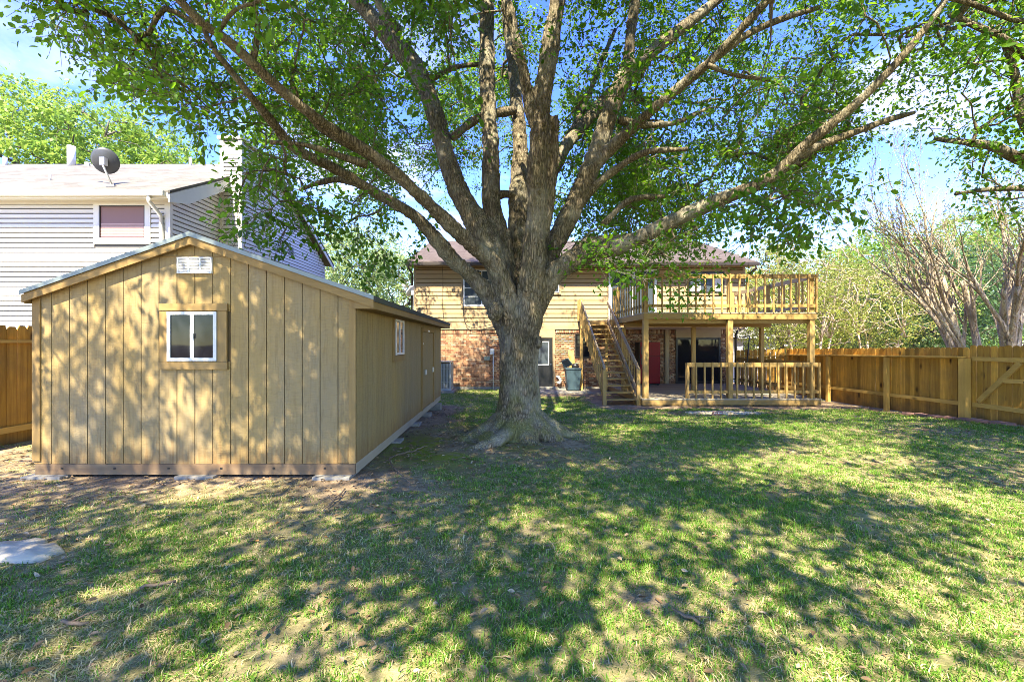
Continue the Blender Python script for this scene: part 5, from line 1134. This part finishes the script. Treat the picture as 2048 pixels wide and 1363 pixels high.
leafy_tree('bushy_tree', 'low pale bush showing above the fence beside the pink roof', (21.6, 26), 3.6, 2.0, .2, 170, 50, .11, M_LEAF_PALE, 311, BT, .5, .08)
leafy_tree('broadleaf_tree', 'distant green tree behind the yellowish loose trees', (24.5, 40), 9.5, 8., .5, 700, 60, .26, M_LEAF_BRIGHT, 312, BT, 1.2, .3)
# overhanging tree whose trunk stands outside the frame
def side_tree():
    t = thing('overhanging_tree', 'leafy tree reaching in from the edge over the fence gate', 'tree', (12.6, 7.3, G(12.6, 7.3))); rg = np.random.default_rng(55); tb = Bag(); nodes = []
    for l in ([(2500, 760, 7.3, 30), (2480, 560, 7.2, 26), (2440, 420, 7., 22), (2400, 250, 6.9, 18), (2350, 50, 6.8, 14)],
              [(2445, 440, 7., 16), (2250, 370, 6.8, 13), (2120, 340, 6.6, 12), (2040, 318, 6.5, 11), (1985, 292, 6.4, 9), (1930, 284, 6.35, 6), (1870, 278, 6.3, 4)],
              [(2440, 440, 7., 10), (2250, 395, 7., 8), (2080, 378, 7.1, 6), (1985, 378, 7.2, 5), (1910, 388, 7.3, 3)],
              [(2400, 250, 6.9, 14), (2200, 180, 6.6, 10), (2070, 120, 6.4, 9), (1990, 70, 6.2, 7), (1900, 30, 6., 5)],
              [(2100, 330, 6.6, 8), (2045, 240, 6.5, 8), (2030, 150, 6.4, 7), (2000, 60, 6.3, 5)]):
        c = crom(to3(l), .12); tb.add(*tube(c[:, :3], c[:, 3], 9)); nodes.append(c[len(c) // 4::2, :3])
    pts = []
    while len(pts) < 620:
        n = 4000; px = rg.uniform(1690, 2700, n); py = rg.uniform(-500, 420, n); Y = rg.uniform(5., 9.5, n); p = np.stack([(px - VX) / FPX * Y, Y, CAMZ + (VY - py) / FPX * Y], -1)
        lim = np.interp(px, [1690, 1740, 1800, 1860, 1920, 1990, 2050, 2150, 2700], [150, 230, 255, 265, 300, 330, 370, 420, 420]) + 40 * (vnoise(np.stack([px / 50, py / 50], -1), 71) - .5)
        low = (np.abs(py - 385 - 18 * np.sin(px / 40)) < 26) & (px > 1880)
        k = ((py < lim - 10) | low & (Y > 6.4)) & (fbm(p * .8, 91, 2) > .44) & (p[:, 2] < 10.5); pts += list(p[k])
    pts = np.array(pts[:620]); A, par, cnt, b0, end = grow(np.vstack(nodes), pts, rg, sag=.05); wood_of(A, par, cnt, b0, tb, .006, .45, 5, .05); tb.build('trunk', M_BARK, t)
    d = A[end] - A[par[end]]; d /= np.linalg.norm(d, axis=1)[:, None] + 1e-9; lb = Bag(); V, F, ti, _ = sprays(pts, d, 60, .55, .075, rg, .3, .5, HEX); lb.add(V, F, ti); lb.build('crown', M_LEAF, t, False)
side_tree()
# bare stemmed crape myrtle beyond the fence
def myrtle():
    bx, by = 13.35, 12.3; bz = G(bx, by); t = thing('crape_myrtle', 'multi stemmed tree with smooth tan bare branches beyond the fence', 'tree', (bx, by, bz)); rg = np.random.default_rng(12); tb = Bag(); tips = []
    def br(p, d, ln, r, lev):
        pts = [[*p, r]]; n = 5
        for i in range(n):
            d = d + rg.normal(0, .05 + .025 * lev, 3) + np.array([0, 0, .05]); d /= np.linalg.norm(d); p = p + d * ln / n; pts.append([*p, max(.004, r * (1 - .5 * (i + 1) / n))])
            if lev < 4 and i >= 1:
                for _ in range(1 if lev < 3 else rg.integers(0, 3)):
                    if rg.random() < .78:
                        a = rg.normal(0, 1, 3); a -= a.dot(d) * d; a /= np.linalg.norm(a); nd_ = d * .86 + a * rg.uniform(.2, .45); nd_[2] = max(nd_[2], .05); nd_ /= np.linalg.norm(nd_)
                        br(p, nd_, ln * rg.uniform(.5, .72), pts[-1][3] * .66, lev + 1)
        c = crom(pts, .14); tb.add(*tube(c[:, :3], c[:, 3], 7 if lev < 2 else 4)); tips.append((p, d))
    for k in range(14):
        a = k * 2 * math.pi / 14 + rg.normal(0, .15); s = rg.uniform(.10, .50); d = np.array([math.cos(a) * s, math.sin(a) * s * .8, 1.]); d /= np.linalg.norm(d)
        br(np.array([bx + .42 * math.cos(a), by + .25 * math.sin(a), bz - .1]), d, rg.uniform(3.3, 4.3), rg.uniform(.09, .13), 0)
    tb.build('trunk', M_MYRTLE, t); sel = [x for x in tips if rg.random() < .4]; lb = Bag()
    V, F, ti, _ = sprays(np.array([x[0] for x in sel]), np.array([x[1] for x in sel]), 12, .35, .06, rg, .1, .5, DIA); lb.add(V, F, ti); lb.build('crown', M_LEAF_OLIVE, t, False); print('myrtle', len(tips))
myrtle()

# ------------------------------------------------------------------ small things on the ground
def rock(name, label, cat, c, r, h, seed, mat, group=None):
    q = np.random.default_rng(seed); n = 18; V = []; F = []
    out = [1 + .22 * math.sin(2 * t + seed) + .10 * math.sin(5 * t + 2 * seed) + q.normal(0, .04) for t in np.linspace(0, 6.283, n, endpoint=False)]
    for s, zz in ((1.02, -.04), (1.0, h * .55), (.9, h), (.45, h * 1.12)):
        for k in range(n):
            th = 2 * math.pi * k / n; x = c[0] + r[0] * s * out[k] * math.cos(th); y = c[1] + r[1] * s * out[k] * math.sin(th); V.append((x, y, G(c[0], c[1]) + zz + q.normal(0, .004)))
    V.append((c[0], c[1], G(*c) + h * 1.15))
    for i in range(3): F += [(i * n + k, i * n + (k + 1) % n, (i + 1) * n + (k + 1) % n, (i + 1) * n + k) for k in range(n)]
    F += [(3 * n + k, 3 * n + (k + 1) % n, 4 * n) for k in range(n)]
    return tag(poly(name, V, F, mat, None, True), label, cat, group)
rock('stepping_stone', 'flat pale stone slab lying in the dirt at the lawn edge', 'stone', (-3.52, 3.30), (.30, .17), .045, 3, M_STONE)
def stick(label, pts, r, seed, forks=1):
    q = np.random.default_rng(seed); b = Bag(); p = [[*(P(x, y, Y)[:2]), 0, r * w] for x, y, Y, w in pts]
    for v in p: v[2] = G(v[0], v[1]) + .025
    c = crom(p, .03); c[:, :3] += q.normal(0, .004, (len(c), 3)); b.add(*tube(c[:, :3], c[:, 3], 7))
    for k in range(forks):
        i = int(len(c) * (.4 + .25 * k)); d = c[min(i + 3, len(c) - 1), :3] - c[i, :3]; d /= np.linalg.norm(d) + 1e-9; s = np.array([-d[1], d[0], .15]); e = c[i, :3] + d * .1 + s * q.uniform(.06, .12) * (-1) ** k
        b.add(*tube(np.array([c[i, :3], (c[i, :3] + e) / 2 + q.normal(0, .006, 3), e]), np.array([.6, .45, .25]) * c[i, 3], 5))
    return tag(b.build('fallen_stick', M_STICK), label, 'stick', 'fallen sticks on the lawn')
def gy(py): return 1.52 * FPX / (py - VY)
stick('dark fallen stick on the dirt just before the shed block nearest the oak', [(648, 1022, gy(1022), .6), (672, 1000, gy(1000), 1), (690, 978, gy(978), .8)], .01, 1, 2)
stick('thick short stick lying in thin grass below the shed window', [(280, 1185, gy(1185), .9), (318, 1178, gy(1178), 1), (352, 1170, gy(1170), .8)], .01, 2, 0)
stick('short dark stick closest to the bottom edge of the lawn, beside the stone slab', [(125, 1250, gy(1250), .9), (150, 1256, gy(1256), 1), (178, 1254, gy(1254), .6)], .01, 3, 1)
stick('brown twig on the bare patch in the open lawn', [(1345, 1228, gy(1228), .5), (1372, 1240, gy(1240), 1), (1400, 1256, gy(1256), .8)], .01, 4, 1)
stick('thin pale twig lying in the grass between the shed and the bare lawn patch', [(738, 1062, gy(1062), .6), (775, 1055, gy(1055), 1), (808, 1048, gy(1048), .5)], .008, 5, 1)
stick('curved root-like stick beside the moss at the foot of the oak', [(820, 985, 4.9, .6), (780, 930, 5.9, 1), (830, 905, 6.4, 1), (885, 880, 7.1, .6)], .01, 6, 2)
# pale stone chips before the deck, the perforated brick, the pink edging
q = np.random.default_rng(8); sb = Bag()
for _ in range(420):
    a = q.uniform(0, 6.283); r = math.sqrt(q.random()); x = 5.55 + 1.0 * r * math.cos(a); y = 11.55 + .42 * r * math.sin(a); s = q.uniform(.02, .065); th = np.linspace(0, 6.283, 6, endpoint=False) + q.random()
    o = s * q.uniform(.6, 1.2, 6); z = G(x, y) + .012; V = np.vstack([np.stack([x + o * np.cos(th), y + o * np.sin(th), np.full(6, z - .03)], -1), np.stack([x + .85 * o * np.cos(th), y + .85 * o * np.sin(th), np.full(6, z + q.uniform(.0, .02))], -1)])
    F = [[i, (i + 1) % 6, 6 + (i + 1) % 6, 6 + i] for i in range(6)] + [[6, 7, 8, 9], [6, 9, 10, 11]]; sb.add(V, F, q.random())
tag(sb.build('stone_gravel', M_STONE, None, False), 'patch of pale stone chips in the dirt before the deck', 'gravel', kind='stuff')
hb = thing('perforated_brick', 'red brick with round holes lying on edge by the stone chips', 'brick', (5.2, 11.15, G(5.2, 11.15)))
bzz = G(5.2, 11.15); box('body', 5.08, 5.32, 11.12, 11.18, bzz, bzz + .085, M_PAVER, hb, .006)
for i in range(5):
    b_ = Bag(); b_.add(*tube([(5.115 + i * .043, 11.116, bzz + .045), (5.115 + i * .043, 11.119, bzz + .045)], .014, 10)); b_.build('hole', M_WTRIM, hb)
for i in range(7):
    y = 8.9 + i * .36; x = fpt(y) - .30; o = box('edging_paver', x - .10, x + .10, y, y + .33, G(x, y) - .05, G(x, y) + .045, M_PAVER, None, .008)
    tag(o, 'pinkish edging paver in the row along the foot of the gate', 'paver', 'edging pavers along the fence')
# dry leaf litter
n = 11000; q = np.random.default_rng(15); x = q.uniform(-7, 9.8, n * 3); y = q.uniform(1.4, 13., n * 3); bm_ = bare_map(x, y)
k = (q.random(n * 3) < .10 + .75 * np.clip(bm_, 0, 1) * (y < 12)) & (np.abs(x) < 1.2 * y) & ~((x > X0 - .02) & (x < X1 + .02) & (y > Y0) & (y < Y1)) & (np.hypot(x - .2, y - 7.45) > .6); x, y = x[k][:n], y[k][:n]; m = len(x)
C = np.stack([x, y, gz(x, y) + q.uniform(.006, .045, m) * (1 - .6 * bm_[k][:n].clip(0, 1))], -1)
V, F, kk = leaf_arrays(C, np.column_stack([q.normal(0, 1, (m, 2)), q.normal(0, .15, m)]), q.normal(0, .28, (m, 3)) + [0, 0, 1], q.uniform(.025, .06, m), .45, HEX * [1, 1, 2.2])
lb = Bag(); lb.add(V, F, np.repeat(q.random(m), kk)); tag(lb.build('leaf_litter', M_LITTER, None, False), 'scattered dry brown leaves on the lawn and dirt', 'leaves', kind='stuff')
